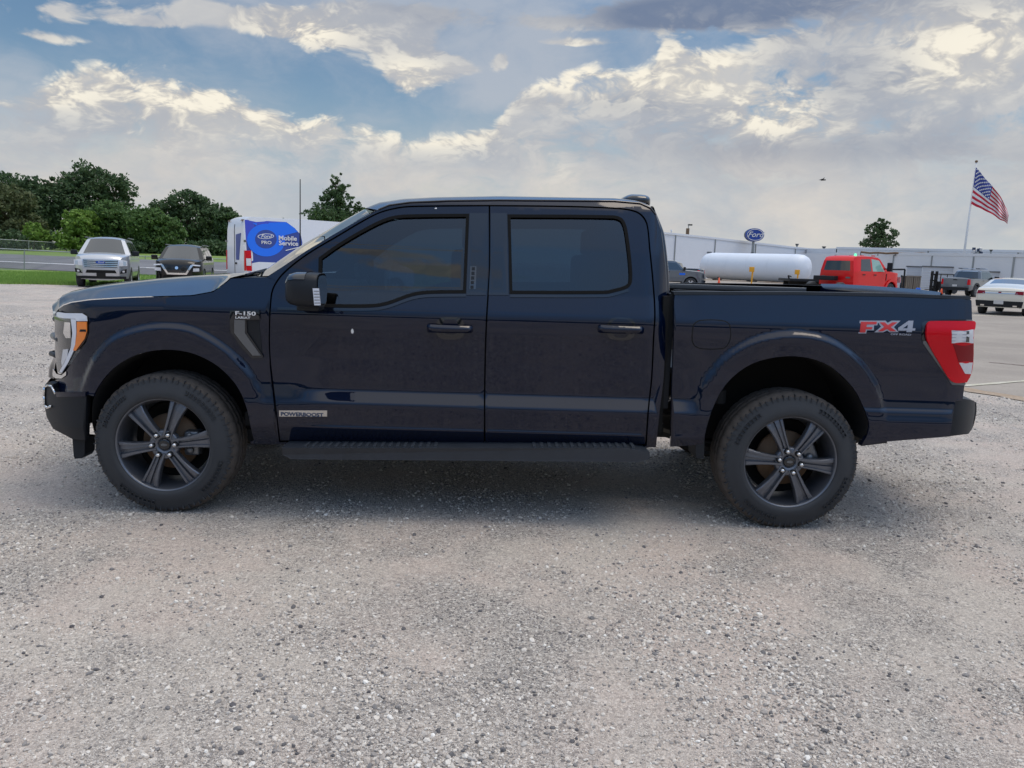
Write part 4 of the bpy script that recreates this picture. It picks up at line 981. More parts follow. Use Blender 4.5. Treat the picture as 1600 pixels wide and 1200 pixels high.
def stone_material():
    m = bpy.data.materials.new('loose_stone'); m.use_nodes = True; t = NT(m.node_tree); b = t.n['Principled BSDF']
    r = t.new('ShaderNodeObjectInfo').outputs['Random']
    col = t.ramp(r, [(0, (.09, .085, .09)), (.08, (.22, .21, .205)), (.2, (.36, .325, .295)), (.45, (.54, .475, .41)), (.62, (.50, .465, .425)), (.8, (.68, .615, .535)), (.96, (.76, .71, .64)), (1, (.88, .85, .79))])
    n = t.noise(t.new('ShaderNodeTexCoord').outputs['Object'], 2.0, 4, .6)
    t.l.new(t.mix(1.0, col, t.ramp(n, [(.3, .85), (.7, 1.12)]), blend='MULTIPLY'), b.inputs['Base Color']); b.inputs['Roughness'].default_value = .85
    return m
def scatter_stones():
    N = 620000
    # denser near the camera: sample depth with a falloff
    y = -2.75+(rng.random(N)**1.9)*17; x = 1.9+(rng.random(N)*2-1)*(1.9+.74*(y+4.5))
    keep = (x < 8.9-.28*(y-5)) & (x > -12)
    x = x[keep]; y = y[keep]
    # patches: loose gravel gathers, packed fines stay bare
    q = np.array([noise.noise(Vector((a*.9, b*.9, 1)))+.6*noise.noise(Vector((a*3.1, b*3.1, 5))) for a, b in zip(x, y)])
    pr = np.clip(.34+q*.95, .05, 1); k = rng.random(len(x)) < pr
    x = x[k]; y = y[k]; q = q[k]
    s = np.exp(rng.normal(math.log(.0037), .48, len(x)))*(1+.35*np.clip(q, 0, 1)); s = np.clip(s, .0014, .0115)*np.clip(1+.05*(y+2), 1, 1.7)
    z = np.array([gz(a, b) for a, b in zip(x, y)])
    V = np.stack([x, y, z+s*.15], 1)
    me = bpy.data.meshes.new('gravel'); me.vertices.add(len(V)); me.vertices.foreach_set('co', V.ravel())
    at = me.attributes.new('size', 'FLOAT', 'POINT'); at.data.foreach_set('value', s)
    me.update(); o = bpy.data.objects.new('gravel', me); COL.objects.link(o); o['kind'] = 'stuff'
    ng = bpy.data.node_groups.new('scatter', 'GeometryNodeTree')
    ng.interface.new_socket('Geometry', in_out='INPUT', socket_type='NodeSocketGeometry'); ng.interface.new_socket('Geometry', in_out='OUTPUT', socket_type='NodeSocketGeometry')
    n, l = ng.nodes, ng.links
    gi = n.new('NodeGroupInput'); go = n.new('NodeGroupOutput')
    ico = n.new('GeometryNodeMeshIcoSphere'); ico.inputs['Radius'].default_value = 1; ico.inputs['Subdivisions'].default_value = 1
    sm_ = n.new('GeometryNodeSetMaterial'); sm_.inputs['Material'].default_value = stone_material()
    l.new(ico.outputs[0], sm_.inputs[0])
    iop = n.new('GeometryNodeInstanceOnPoints'); l.new(gi.outputs[0], iop.inputs['Points']); l.new(sm_.outputs[0], iop.inputs['Instance'])
    na = n.new('GeometryNodeInputNamedAttribute'); na.data_type = 'FLOAT'; na.inputs['Name'].default_value = 'size'
    rv = n.new('FunctionNodeRandomValue'); rv.data_type = 'FLOAT_VECTOR'; rv.inputs[0].default_value = (.7, .7, .45); rv.inputs[1].default_value = (1.5, 1.2, .9)
    vm = n.new('ShaderNodeVectorMath'); vm.operation = 'SCALE'; l.new(rv.outputs[0], vm.inputs[0]); l.new(na.outputs[0], vm.inputs[3]); l.new(vm.outputs[0], iop.inputs['Scale'])
    rr = n.new('FunctionNodeRandomValue'); rr.data_type = 'FLOAT_VECTOR'; rr.inputs[0].default_value = (-.5, -.5, 0); rr.inputs[1].default_value = (.5, .5, 6.28); rr.inputs['Seed'].default_value = 4
    l.new(rr.outputs[0], iop.inputs['Rotation']); l.new(iop.outputs[0], go.inputs[0])
    md = o.modifiers.new('scatter', 'NODES'); md.node_group = ng
scatter_stones()

def sheet(name, pts, mat, kind='structure', z=None):
    o = mk(name, pts if z is None else [(p[0], p[1], z) for p in pts], [tuple(range(len(pts)))], mat); o['kind'] = kind; return o
def ground_mat(name, a, b_, sc, rough=.9, detail=(60, .35), bump=.004):
    m = bpy.data.materials.new(name); m.use_nodes = True; t = NT(m.node_tree); b = t.n['Principled BSDF']
    p = t.new('ShaderNodeNewGeometry').outputs['Position']
    n = t.noise(p, sc, 7, .65, .4); n2 = t.noise(p, detail[0], 4, .7)
    c = t.mix(t.smooth(n, .3, .7), c4(a), c4(b_)); c = t.mix(1.0, c, t.ramp(n2, [(.25, 1-detail[1]), (.75, 1+detail[1])]), blend='MULTIPLY')
    t.l.new(c, b.inputs['Base Color']); b.inputs['Roughness'].default_value = rough; b.inputs['Specular IOR Level'].default_value = .25
    bn = t.new('ShaderNodeBump', i_Strength=.6, i_Distance=bump); t.l.new(n2, bn.inputs['Height']); t.l.new(bn.outputs[0], b.inputs['Normal'])
    return m
ASPH = ground_mat('worn_asphalt', (.29, .255, .22), (.38, .335, .285), .35, detail=(70, .3))
ROAD = ground_mat('road_asphalt', (.15, .15, .16), (.20, .20, .21), .3)
GRASSM = ground_mat('lawn', (.13, .22, .040), (.22, .29, .075), .25, detail=(6, .35))
SAND = ground_mat('sandy_edge', (.36, .27, .19), (.42, .34, .26), 1.5)
PAINTL = ground_mat('worn_road_paint', (.50, .47, .36), (.58, .55, .46), 6)
e0 = G(1510, 609); e1 = G(1600, 624)
ed = (e1-e0).normalized()
lot = [e1+ed*3+Vector((.6, 0, 0)), e0, e0-ed*9, Vector((4, 40, 0)), Vector((-2, 110, 0)), Vector((-6, 260, 0)), Vector((420, 260, 0)), Vector((420, -2, 0))]
LZ = .006
sheet('parking_lot', [(p.x, p.y) for p in lot], ASPH, z=LZ)
def strip(name, pts, w, mat, z):
    V = []; F = []
    for i, p in enumerate(pts):
        a = pts[max(0, i-1)]; b = pts[min(len(pts)-1, i+1)]; t = (b-a).normalized(); n = Vector((-t.y, t.x, 0))*w*(.8+.4*random.random())
        V += [(p.x-n.x, p.y-n.y, z), (p.x+n.x, p.y+n.y, z)]
    F = [(2*i, 2*i+2, 2*i+3, 2*i+1) for i in range(len(pts)-1)]
    o = mk(name, V, F, mat); o['kind'] = 'structure'; return o
def lerpn(a, b, n, j=0.0): return [a.lerp(b, i/n)+Vector((random.uniform(-j, j), random.uniform(-j, j), 0)) for i in range(n+1)]
strip('sand_edge', lerpn(e1+ed*2.6, e0-ed*8, 60, .05), .16, SAND, LZ+.004)
strip('lot_line', lerpn(G(1505, 603.5, LZ), G(1640, 592.5, LZ), 12, .01), .05, PAINTL, LZ+.008)
strip('lot_line', lerpn(G(1515, 494, LZ), G(1700, 488, LZ), 12, .01), .06, PAINTL, LZ+.004)
strip('lot_line', lerpn(G(1560, 478, LZ), G(1760, 474, LZ), 12, .01), .08, PAINTL, LZ+.004)
strip('crack_filler', lerpn(G(1548, 566.5, LZ), G(1640, 575, LZ), 14, .03), .035, pbr('crack', (.13, .08, .07), .8), LZ+.004)

# --- left: lawn, road on its bank
lawn = [G(-420, 440), G(-100, 442), G(0, 443.5), G(60, 444), G(110, 445.5), G(230, 449), G(420, 455), G(560, 460)]
far = [Vector((5, 75, 0)), Vector((-10, 180, 0)), Vector((-420, 260, 0)), Vector((-420, 20, 0))]
GZ = .010
sheet('lawn', [(p.x, p.y) for p in lawn+far], GRASSM, z=GZ)
def bank(name, near, farl, mat, dz=0.0):
    n = len(near); V = [(p.x, p.y, p.z+dz) for p in near]+[(p.x, p.y, p.z+dz) for p in farl]
    o = mk(name, V, [(i, i+1, n+i+1, n+i) for i in range(n-1)], mat, None, False); o['kind'] = 'structure'; return o
rn = [G(-600, 396, .04), G(-200, 410, .04), G(0, 418.5, .04), G(115, 424, .04), G(230, 429, .04), G(420, 436, .04), G(560, 441, .04)]
rm = [G(-600, 378, .45), G(-200, 397, .45), G(0, 408, .45), G(115, 413, .45), G(230, 418, .45), G(420, 425, .45), G(560, 430, .45)]
rf = [G(-600, 370.5, .85), G(-200, 387.5, .85), G(0, 396.5, .85), G(115, 401, .85), G(230, 405.5, .85), G(420, 412, .85), G(560, 417, .85)]
bank('road', rn, rm, ROAD); bank('road', rm, rf, ROAD, 0)
m_ = [a+(b-a)*.06 for a, b in zip(rm, rf)]; bank('road_line', [a+(b-a)*.93+Vector((0, 0, .006)) for a, b in zip(rn, rm)], [a+(b-a)*1.0+Vector((0, 0, .006)) for a, b in zip(rn, rm)], MT['white'])
vf = [p+Vector((-14, 40, .55)) for p in rf]
bank('grass_bank', rf, vf, GRASSM, 0)
bank('hill', vf, [p+Vector((-40, 90, 1.0)) for p in vf], GRASSM, 0)
def grass_blades():
    V = []; F = []
    a = [Vector((p.x, p.y, 0)) for p in lawn[1:7]]
    for i in range(26000):
        k = random.randrange(len(a)-1); p = a[k].lerp(a[k+1], random.random()); d = random.random()**1.6*16
        p = p+Vector((random.uniform(-.3, .3)-.5*d, d-random.random()*.35, 0)); h = random.uniform(.05, .13); w = .02
        an = random.random()*3.14; c, s_ = math.cos(an)*w, math.sin(an)*w; b = len(V)
        V += [(p.x-c, p.y-s_, GZ-.02), (p.x+c, p.y+s_, GZ-.02), (p.x+random.uniform(-.05, .05), p.y, GZ+h)]; F.append((b, b+1, b+2))
    o = mk('grass', V, F, pbr('grass_blade', (.20, .33, .06), .7, vary=(.5, .5))); o['kind'] = 'stuff'
grass_blades()

# ================================================================== trees
def leaf_mat(name, a, b_):
    m = bpy.data.materials.new(name); m.use_nodes = True; t = NT(m.node_tree); b = t.n['Principled BSDF']
    g_ = t.new('ShaderNodeNewGeometry'); r = g_.outputs['Random Per Island']; n = t.noise(g_.outputs['Position'], .45, 4, .6)
    f = t.math('ADD', t.math('MULTIPLY', r, .5), t.math('MULTIPLY', n, .5))
    t.l.new(t.mix(f, c4(a), c4(b_)), b.inputs['Base Color']); b.inputs['Roughness'].default_value = .65; b.inputs['Specular IOR Level'].default_value = .3
    tl = t.new('ShaderNodeBsdfTranslucent'); t.l.new(t.mix(f, c4([q*1.2 for q in a]), c4([q*1.2 for q in b_])), tl.inputs[0])
    mx = t.new('ShaderNodeMixShader', i_0=.25); o = t.n['Material Output']; t.l.new(b.outputs[0], mx.inputs[1]); t.l.new(tl.outputs[0], mx.inputs[2]); t.l.new(mx.outputs[0], o.inputs[0])
    return m
LEAF = [leaf_mat('dark_leaves', (.040, .078, .034), (.120, .185, .080)), leaf_mat('mid_leaves', (.060, .125, .034), (.16, .25, .085)), leaf_mat('light_leaves', (.11, .21, .034), (.25, .37, .08)), leaf_mat('olive_leaves', (.078, .10, .042), (.165, .19, .085))]
def tree(label, base, lobes, leaf=.30, n=5000, mat=0, trunk_r=.25, name='tree', group=None, limbs=True, gap=.0):
    """lobes: (dx, dy, z, rx, rz) relative to the base."""
    root = thing(name, label, 'bush' if name == 'bush' else 'tree', base, 0, group)
    vol = np.array([l[3]**2*l[4] for l in lobes]); pr = vol/vol.sum()
    ks = rng.choice(len(lobes), n, p=pr); L = np.array(lobes)[ks]
    # leaf clumps: sub-centres on each lobe, leaves around them
    nc = max(6, n//26); kc = rng.choice(len(lobes), nc, p=pr); Lc = np.array(lobes)[kc]
    d = rng.normal(size=(nc, 3)); d /= np.linalg.norm(d, axis=1)[:, None]; r = rng.random(nc)**.33*.60+.40
    C = np.stack([Lc[:, 0]+d[:, 0]*r*Lc[:, 3], Lc[:, 1]+d[:, 1]*r*Lc[:, 3], Lc[:, 2]+d[:, 2]*r*Lc[:, 4]], 1)
    cs = Lc[:, 3]*rng.uniform(.10, .26, nc)
    pick = rng.integers(0, nc, n); e = rng.normal(size=(n, 3)); e *= (rng.random(n)**.5/np.linalg.norm(e, axis=1))[:, None]; e[:, 2] *= .7
    X = C[pick]+e*cs[pick][:, None]*1.6
    X[:, 2] = np.maximum(X[:, 2], .2)
    a = rng.normal(size=(n, 3)); a /= np.linalg.norm(a, axis=1)[:, None]; b = np.cross(a, rng.normal(size=(n, 3))); b /= np.linalg.norm(b, axis=1)[:, None]
    s = leaf*rng.uniform(.5, 1.1, n)[:, None]
    V = np.stack([X-a*s, X+b*s*.55, X+a*s, X-b*s*.55+np.cross(a, b)*s*.2], 1).reshape(-1, 3)
    F = [(4*i, 4*i+1, 4*i+2, 4*i+3) for i in range(n)]
    o = mk('crown', V.tolist(), F, LEAF[mat], root, False, local=True)
    mb = MB(); top = max(l[2] for l in lobes); cx = np.mean([l[0] for l in lobes])
    mb.tube((0, 0, -.3), (cx*.4, 0, top*.5), trunk_r, trunk_r*.6, 8); mb.tube((cx*.4, 0, top*.5), (cx, 0, top*.92), trunk_r*.6, trunk_r*.15, 7)
    if limbs:
        for l in lobes:
            st = Vector((cx*.3, 0, max(.3, top*random.uniform(.3, .55)))); en = Vector((l[0], l[1], l[2])); mb.tube(st, en, trunk_r*.35, trunk_r*.08, 6)
            for q in range(3): mb.tube(en.lerp(st, .3), en+Vector((random.uniform(-1, 1)*l[3]*.7, random.uniform(-1, 1)*l[3]*.7, random.uniform(-.3, .9)*l[4]*.7)), trunk_r*.12, trunk_r*.03, 5)
    mb.build('trunk', MT['bark'], root, False, local=True)
    return root
def tpx(label, Y, boxes, mat=0, n=5000, leaf=.3, zb=None, name='tree', group=None, tr=.25):
    """boxes: lobes as (px, py, half-width px, half-height px) seen at depth Y."""
    pts = []; s = Y+4.46; c0 = P(boxes[0][0], boxes[0][1], Y); zb = 0.0 if zb is None else zb
    base = Vector((c0.x, Y, zb))
    for (px, py, rx, rz) in boxes:
        p = P(px, py, Y); k = (p-CAM).dot(cf)/F_PX
        pts.append((p.x-base.x, random.uniform(-1, 1)*rx*k*.4, p.z-zb, rx*k, rz*k))
    return tree(label, base, pts, leaf, n, mat, tr, name, group)
TG = 'trees and bushes behind the road on the left'
tpx('tall dark leafy tree, the highest of the trees above the silver SUV', 92, [(130, 282, 34, 26), (160, 292, 34, 26), (185, 300, 26, 24), (105, 288, 22, 20), (130, 310, 40, 26), (190, 318, 20, 18), (140, 266, 18, 12), (125, 340, 45, 30), (95, 272, 12, 8)], 0, 12500, .26, 1.2, group=TG, tr=.4)
tpx('dark tree with a rounded top at the left edge of the view', 96, [(5, 292, 34, 24), (-30, 300, 36, 28), (30, 295, 24, 18), (0, 330, 40, 34)], 0, 8500, .28, 1.2, group=TG, tr=.35)
tpx('dark tree with a low broken top between the leftmost tree and the tallest', 90, [(55, 292, 24, 15), (40, 284, 18, 11), (70, 305, 26, 20), (60, 335, 34, 34)], 0, 7500, .26, 1.2, group=TG, tr=.3)
tpx('olive-tinged tree filling the left edge behind the tall fence rail', 84, [(12, 330, 34, 40), (30, 312, 24, 22), (-25, 340, 36, 40), (45, 350, 26, 26)], 3, 8500, .26, 1.0, group=TG, tr=.3)
tpx('broad dark tree with a jagged crown between the black SUV and the van', 88, [(292, 318, 26, 20), (265, 330, 26, 20), (318, 322, 22, 16), (300, 345, 46, 30), (335, 345, 24, 24), (255, 340, 22, 18), (295, 302, 12, 9), (330, 370, 40, 26)], 0, 12500, .25, 1.0, group=TG, tr=.35)
tpx('dark tree just left of the van, lower than its jagged neighbour', 86, [(357, 345, 20, 18), (350, 335, 14, 10), (370, 360, 18, 22), (355, 378, 26, 20)], 0, 6500, .24, .8, group=TG, tr=.25)
tpx('mid green rounded tree behind the silver SUV roof', 80, [(165, 345, 34, 28), (190, 352, 30, 26), (150, 365, 30, 24), (175, 330, 24, 16)], 1, 8500, .25, .9, group=TG, tr=.25)
tpx('bright green domed tree above the black SUV', 79, [(235, 352, 30, 26), (262, 362, 24, 24), (275, 372, 16, 18), (222, 345, 20, 16), (245, 378, 34, 18)], 1, 8500, .25, .8, group=TG, tr=.25)
tpx('light green feathery tree left of the silver SUV windscreen', 78, [(125, 352, 24, 22), (112, 340, 14, 14), (140, 348, 18, 16), (120, 372, 28, 18)], 2, 4300, .24, .8, group=TG, tr=.2)
tpx('small light green bush poking up above the tall fence rail', 77, [(50, 362, 14, 13), (44, 354, 7, 8), (64, 368, 13, 9), (72, 374, 9, 6)], 2, 2200, .20, .9, name='bush', group=TG, tr=.08)
tpx('dark undergrowth bush between the fence posts at far left', 80, [(20, 374, 30, 14), (-20, 374, 30, 16), (85, 376, 20, 12), (60, 378, 24, 10)], 0, 4500, .24, .9, name='bush', group=TG, tr=.08)
tpx('dark undergrowth bush showing between the two SUVs', 78, [(215, 385, 22, 12), (235, 388, 20, 10), (190, 385, 16, 10)], 0, 3500, .24, .8, name='bush', group=TG, tr=.08)
tpx('dark undergrowth bush between the black SUV and the van', 77, [(335, 390, 26, 12), (360, 390, 20, 12), (310, 388, 20, 10)], 0, 3500, .24, .7, name='bush', group=TG, tr=.08)
tpx('tall thin-crowned tree with a visible trunk rising behind the van', 70, [(525, 292, 14, 18), (520, 315, 20, 16), (540, 308, 14, 20), (553, 330, 14, 14), (486, 334, 14, 10), (505, 330, 18, 12), (520, 340, 34, 14), (529, 277, 6, 7), (508, 296, 6, 5), (558, 322, 9, 8)], 0, 6800, .17, .3, tr=.22)
tpx('tiny treetop peeping over the van roof', 75, [(441, 340, 3, 4), (444, 348, 9, 6), (456, 350, 9, 4)], 0, 500, .16, .3, tr=.07)
tpx('lone loose-crowned tree standing above the white building roof', 170, [(1378, 350, 12, 10), (1368, 362, 14, 12), (1385, 366, 14, 12), (1358, 366, 9, 9), (1375, 378, 22, 9), (1352, 380, 9, 7), (1396, 382, 8, 5), (1344, 378, 5, 4)], 0, 3600, .34, 0, tr=.35)
# woods behind the camera, seen only as a dark band mirrored in the paint
def far_woods():
    n = 9000; x = rng.uniform(-130, 130, n); y = rng.uniform(-62, -50, n); h = np.array([6+2.5*noise.noise(Vector((a*.06, 0, 0)))+1.5*noise.noise(Vector((a*.2, 4, 0))) for a in x]); z = rng.random(n)**.7*h
    s = rng.uniform(.5, 1.1, n); V = []; F = []
    for i in range(n):
        a = Vector(rng.normal(size=3)).normalized(); b = a.orthogonal().normalized(); c = Vector((x[i], y[i], z[i])); k = len(V)
        V += [c-a*s[i], c+b*s[i], c+a*s[i], c-b*s[i]]; F.append((k, k+1, k+2, k+3))
    o = mk('far_woods', V, F, LEAF[0]); o['kind'] = 'stuff'
far_woods()

# ================================================================== chain-link fences
def chain_mat():
    m = bpy.data.materials.new('chain_link'); m.use_nodes = True; t = NT(m.node_tree); b = t.n['Principled BSDF']
    b.inputs['Base Color'].default_value = (.30, .33, .32, 1); b.inputs['Metallic'].default_value = .5; b.inputs['Roughness'].default_value = .5
    s = t.new('ShaderNodeSeparateXYZ'); t.l.new(t.new('ShaderNodeTexCoord').outputs['UV'], s.inputs[0])
    u = t.math('MULTIPLY', t.math('ADD', s.outputs[0], s.outputs[1]), 14.0); v = t.math('MULTIPLY', t.math('SUBTRACT', s.outputs[0], s.outputs[1]), 14.0)
    def w(q): return t.math('GREATER_THAN', t.math('ABSOLUTE', t.math('SUBTRACT', t.math('FRACT', q), .5)), .455)
    al = t.math('MAXIMUM', w(u), w(v)); t.l.new(al, b.inputs['Alpha']); return m
CHAIN = chain_mat()
def fence(label, tops, bots, posts, rails, pr=.03):
    """tops/bots: rail and foot of the fence as (px, py, Y) stations."""
    T = [P(*q) for q in tops]; B = [P(*q) for q in bots]
    root = thing('chain_link_fence', label, 'fence', (B[0].x, B[0].y, B[0].z))
    for i in range(len(T)-1):
        me = bpy.data.meshes.new('chain_mesh'); me.from_pydata([B[i], B[i+1], T[i+1], T[i]], [], [(0, 1, 2, 3)]); uv = me.uv_layers.new(); L = (B[i+1]-B[i]).length; H = (T[i]-B[i]).length
        for k, c in enumerate([(0, 0), (L, 0), (L, H), (0, H)]): uv.data[k].uv = c
        me.materials.append(CHAIN); link(bpy.data.objects.new('chain_mesh', me), root)
    m = MB(); m.path(T, pr*.9, 8); m.build('top_rail', MT['gmetal'], root)
    if rails: m = MB(); m.path([b+(t_-b)*.05 for b, t_ in zip(B, T)], .012, 6); m.build('bottom_wire', MT['gmetal'], root)
    X = [(q[0]) for q in tops]
    for (px) in posts:
        i = max(0, min(len(X)-2, int(np.searchsorted(X, px))-1)); f = (px-X[i])/(X[i+1]-X[i]); t_ = T[i].lerp(T[i+1], f); b = B[i].lerp(B[i+1], f)
        m = MB(); m.tube((b.x, b.y, b.z-.1), (t_.x, t_.y, t_.z+.04), pr, n=8); m.build('post', MT['gmetal'], root)
fence('low galvanised chain-link fence standing on the near side of the road', [(-200, 376, 42), (0, 388.5, 46), (120, 394.5, 50), (215, 400, 54), (362, 405.5, 60), (560, 414, 66)],
      [(-200, 412, 42), (0, 422, 46), (120, 426, 50), (215, 428, 54), (362, 431, 60), (560, 437, 66)], [-120, 36, 128, 226, 338, 430], True, .035)
fence('taller chain-link fence running along the far side of the road', [(-300, 356, 68), (0, 374, 74), (122, 381, 78), (215, 390.5, 82), (362, 400, 88), (560, 409, 94)],
      [(-300, 382, 68), (0, 395, 74), (122, 400, 78), (215, 406, 82), (362, 412, 88), (560, 419, 94)], [-90, 43.5, 103, 160, 225, 290, 341, 400], False, .035)

# ================================================================== other vehicles
def wheel_set(r, wd, rimc):
    prof = [(0, r*.62), (-.01, r*.66), (-.012, r*.84), (.0, r*.95), (.025, r), (wd-.025, r), (wd, r*.94), (wd, r*.6)]
    a = lathe('tyre', prof, MT['tyre'], None, 40); COL.objects.unlink(a)
    m = MB(); V = []; n = 40
    b = lathe('rim', [(.0, r*.62), (.01, r*.58), (.05, r*.56), (.12, r*.55)], rimc, None, 32); COL.objects.unlink(b)
    for k in range(6):
        an = math.pi/3*k; c, s_ = math.cos(an), math.sin(an); w0, w1 = r*.10, r*.15
        q = [(r*.0, -w0), (r*.58, -w1), (r*.58, w1), (r*.0, w0)]; v = [(x*c-y*s_, .012, x*s_+y*c) for x, y in q]+[(x*c-y*s_, .05, x*s_+y*c) for x, y in q]
        m.add(v, [(0, 1, 2, 3), (7, 6, 5, 4), (0, 4, 5, 1), (1, 5, 6, 2), (2, 6, 7, 3), (3, 7, 4, 0)])
    m.tube((0, .005, 0), (0, .05, 0), r*.16, n=14)
    c_ = m.build('spokes', rimc); COL.objects.unlink(c_)
    d = lathe('well', [(.07, 0), (.07, r*.57)], MT['cavity'], None, 24); COL.objects.unlink(d)
    return a.data, b.data, c_.data, d.data
class Car:
    """Side outline in (x, z), front at x = 0, right-hand chain over the top; skin bulged across."""
    def __init__(s, name, label, cat, loc, rot, W, low, chain, glass, belt, tum, wheels, r, paint, bulge=.07, tf=.30, tr=.20, tl=.6, group=None, rimc=None, nofill=None):
        s.root = thing(name, label, cat, loc, rot, group); s.W = W; s.chain = chain; s.b = bulge; L = max(p[0] for p in chain); s.L = L
        def d(x, z):
            x = np.asarray(x, float); z = np.asarray(z, float)
            y = -W+tum*np.maximum(0, z-belt)+.18*np.maximum(0, .55-z)+tf*np.maximum(0, 1-x/tl)**2+tr*np.maximum(0, 1-(L-x)/.5)**2+.25*np.maximum(0, z-belt-.02)*np.maximum(0, 0)
            return np.minimum(y+.035*np.abs(z-.75), -.2)
        s.d = d
        out = list(chain)
        bot = []
        for (wx, wz) in sorted(wheels, reverse=True):
            ra = r*1.17
            for a in np.linspace(0, math.pi, 13):
                xx, zz = wx+ra*math.cos(a), wz+ra*math.sin(a)
                if zz >= low-.001: bot.append((xx, zz))
            
        bot2 = [(p[0], p[1]) for p in bot]
        outl = out+[(chain[-1][0]-.05, low)]+bot2+[(chain[0][0]+.05, low)]
        s.body = None
        for far in (False, True):
            o = panel('side_panel', outl, d, paint, s.root, far=far, cy=0, local=True, dx=.22, dz=.12, flange=.04); s.sidep = o
        # skin
        ch = np.array(chain, float); t = np.gradient(ch, axis=0); nr = np.stack([-t[:, 1], t[:, 0]], 1); nr /= np.linalg.norm(nr, axis=1)[:, None]
        M_ = 11; S_ = np.linspace(-1, 1, M_); V = []
        for (x, z), nv in zip(ch, nr):
            y0 = float(d(np.array([x]), np.array([z]))[0])
            for q in S_:
                b = bulge*(1-abs(q)**2.4); V.append((x+nv[0]*b, -y0*q, z+nv[1]*b))
        fp = []; fg = []
        for i in range(len(ch)-1):
            for k in range(M_-1):
                f = (i*M_+k, (i+1)*M_+k, (i+1)*M_+k+1, i*M_+k+1)
                (fg if i in glass else fp).append(f)
        mk('body_shell', V, fp, paint, s.root, True, local=True)
        if fg:
            for i in sorted(glass):
                g_ = [f for f in fg if f[0]//M_ == i]
                # glass set a little inside its painted frame
                inn = [f for f in g_ if 0 < f[0] % M_ < M_-2]; edge = [f for f in g_ if not 0 < f[0] % M_ < M_-2]
                mk('windshield' if i == min(glass) else 'rear_window', V, inn, MT['glassdark'], s.root, True, local=True); mk('pillar', V, edge, paint, s.root, True, local=True)
        mk('underbody', [(.3, -W*.85, low+.04), (L-.3, -W*.85, low+.04), (L-.3, W*.85, low+.04), (.3, W*.85, low+.04)], [(0, 1, 2, 3)], MT['cavity'], s.root, local=True)
        m = MB(); m.box((.35, -W+.28, low+.05), (L-.35, W-.28, belt-.15)); m.build('chassis', MT['cavity'], s.root, local=True)
        ws = wheel_set(r, .24, rimc or MT['silver'])
        for (wx, wz) in wheels:
            for sd_ in (-1, 1):
                w = bpy.data.objects.new('wheel', ws[0]); COL.objects.link(w); w.parent = s.root; w.location = (wx, sd_*(W-.02), r); w.rotation_euler = (0, 0, 0 if sd_ < 0 else math.pi)
                for nm, me in (('rim', ws[1]), ('spokes', ws[2]), ('well', ws[3])):
                    q = bpy.data.objects.new(nm, me); COL.objects.link(q); q.parent = w
    def side(s, name, poly, mat, off=-.006):
        for far in (False, True): panel(name, poly, s.d, mat, s.root, far=far, cy=0, local=True, dx=.3, dz=.2, off=off, flange=.006)
    def end(s, name, poly, mat, front=True, off=.012, mirror=True, th=.02, parent=None):
        """poly in (y, z) laid on the nose or the tail."""
        ch = s.chain; h = [p for p in ch if (p[0] < s.L*.35) == front]
        # nose: the lower, steep part of the chain
        zz = [p[1] for p in h]; 
        if front:
            seq = [h[0]]
            for p in h[1:]:
                if p[1] > seq[-1][1]: seq.append(p)
        else:
            seq = [h[-1]]
            for p in h[::-1][1:]:
                if p[1] > seq[-1][1]: seq.append(p)
        za = [p[1] for p in seq]; xa = [p[0] for p in seq]
        res_ = []
        for sg in ((1, -1) if mirror else (1,)):
            q = densify([(a*sg, b) for a, b in poly], .12)
            V = []
            sgn = -1 if front else 1
            for o_ in (off, -th):
                for (y, z) in q:
                    x = float(np.interp(z, za, xa)); w = -float(s.d(np.array([x]), np.array([z]))[0]); u = min(1, abs(y)/w)
                    V.append((x+sgn*(s.b*(1-u**2.4)+o_), y, z))
            n = len(q); F = [(i, (i+1) % n, n+(i+1) % n, n+i) for i in range(n)]
            tr_, fa = tri(q, [], .25, .25)
            # map triangulation back: rebuild surface points
            b0 = len(V)
            for (y, z) in tr_:
                x = float(np.interp(z, za, xa)); w = -float(s.d(np.array([x]), np.array([z]))[0]); u = min(1, abs(y)/w)
                V.append((x+sgn*(s.b*(1-u**2.4)+off), y, z))
            F += [tuple(int(k)+b0 for k in f) for f in fa]
            res_.append(mk(name, V, F, mat, parent or s.root, False, local=True))
        return res_
    def mirrors(s, x, z, mat, sc=1.0):
        for sg in (-1, 1):
            m = MB(); y0 = s.W+.02; a, b = (y0, y0+.24*sc) if sg > 0 else (-y0-.24*sc, -y0); m.box((x-.05, a, z), (x+.08, b, z+.19*sc), bev=.04); m.box((x-.01, min(a, sg*(s.W-.15)), z+.02), (x+.03, max(b-.1, sg*(s.W-.15)) if sg > 0 else sg*(s.W-.15), z+.06)); m.build('side_mirror', mat, s.root, True, local=True)
def place(px, py_h, depth, theta, rear=False, z=0.0):
    """ground point `depth` metres along the view axis under pixel column px, and the heading of a car turned theta from the line of sight."""
    d = ray(px, py_h).normalized(); k = depth/d.dot(cf); p = CAM+d*k; az = math.atan2(d.x, d.y)
    return Vector((p.x, p.y, z)), az
def arc(pts, k=4): return smooth_poly(pts, False, k, 40)
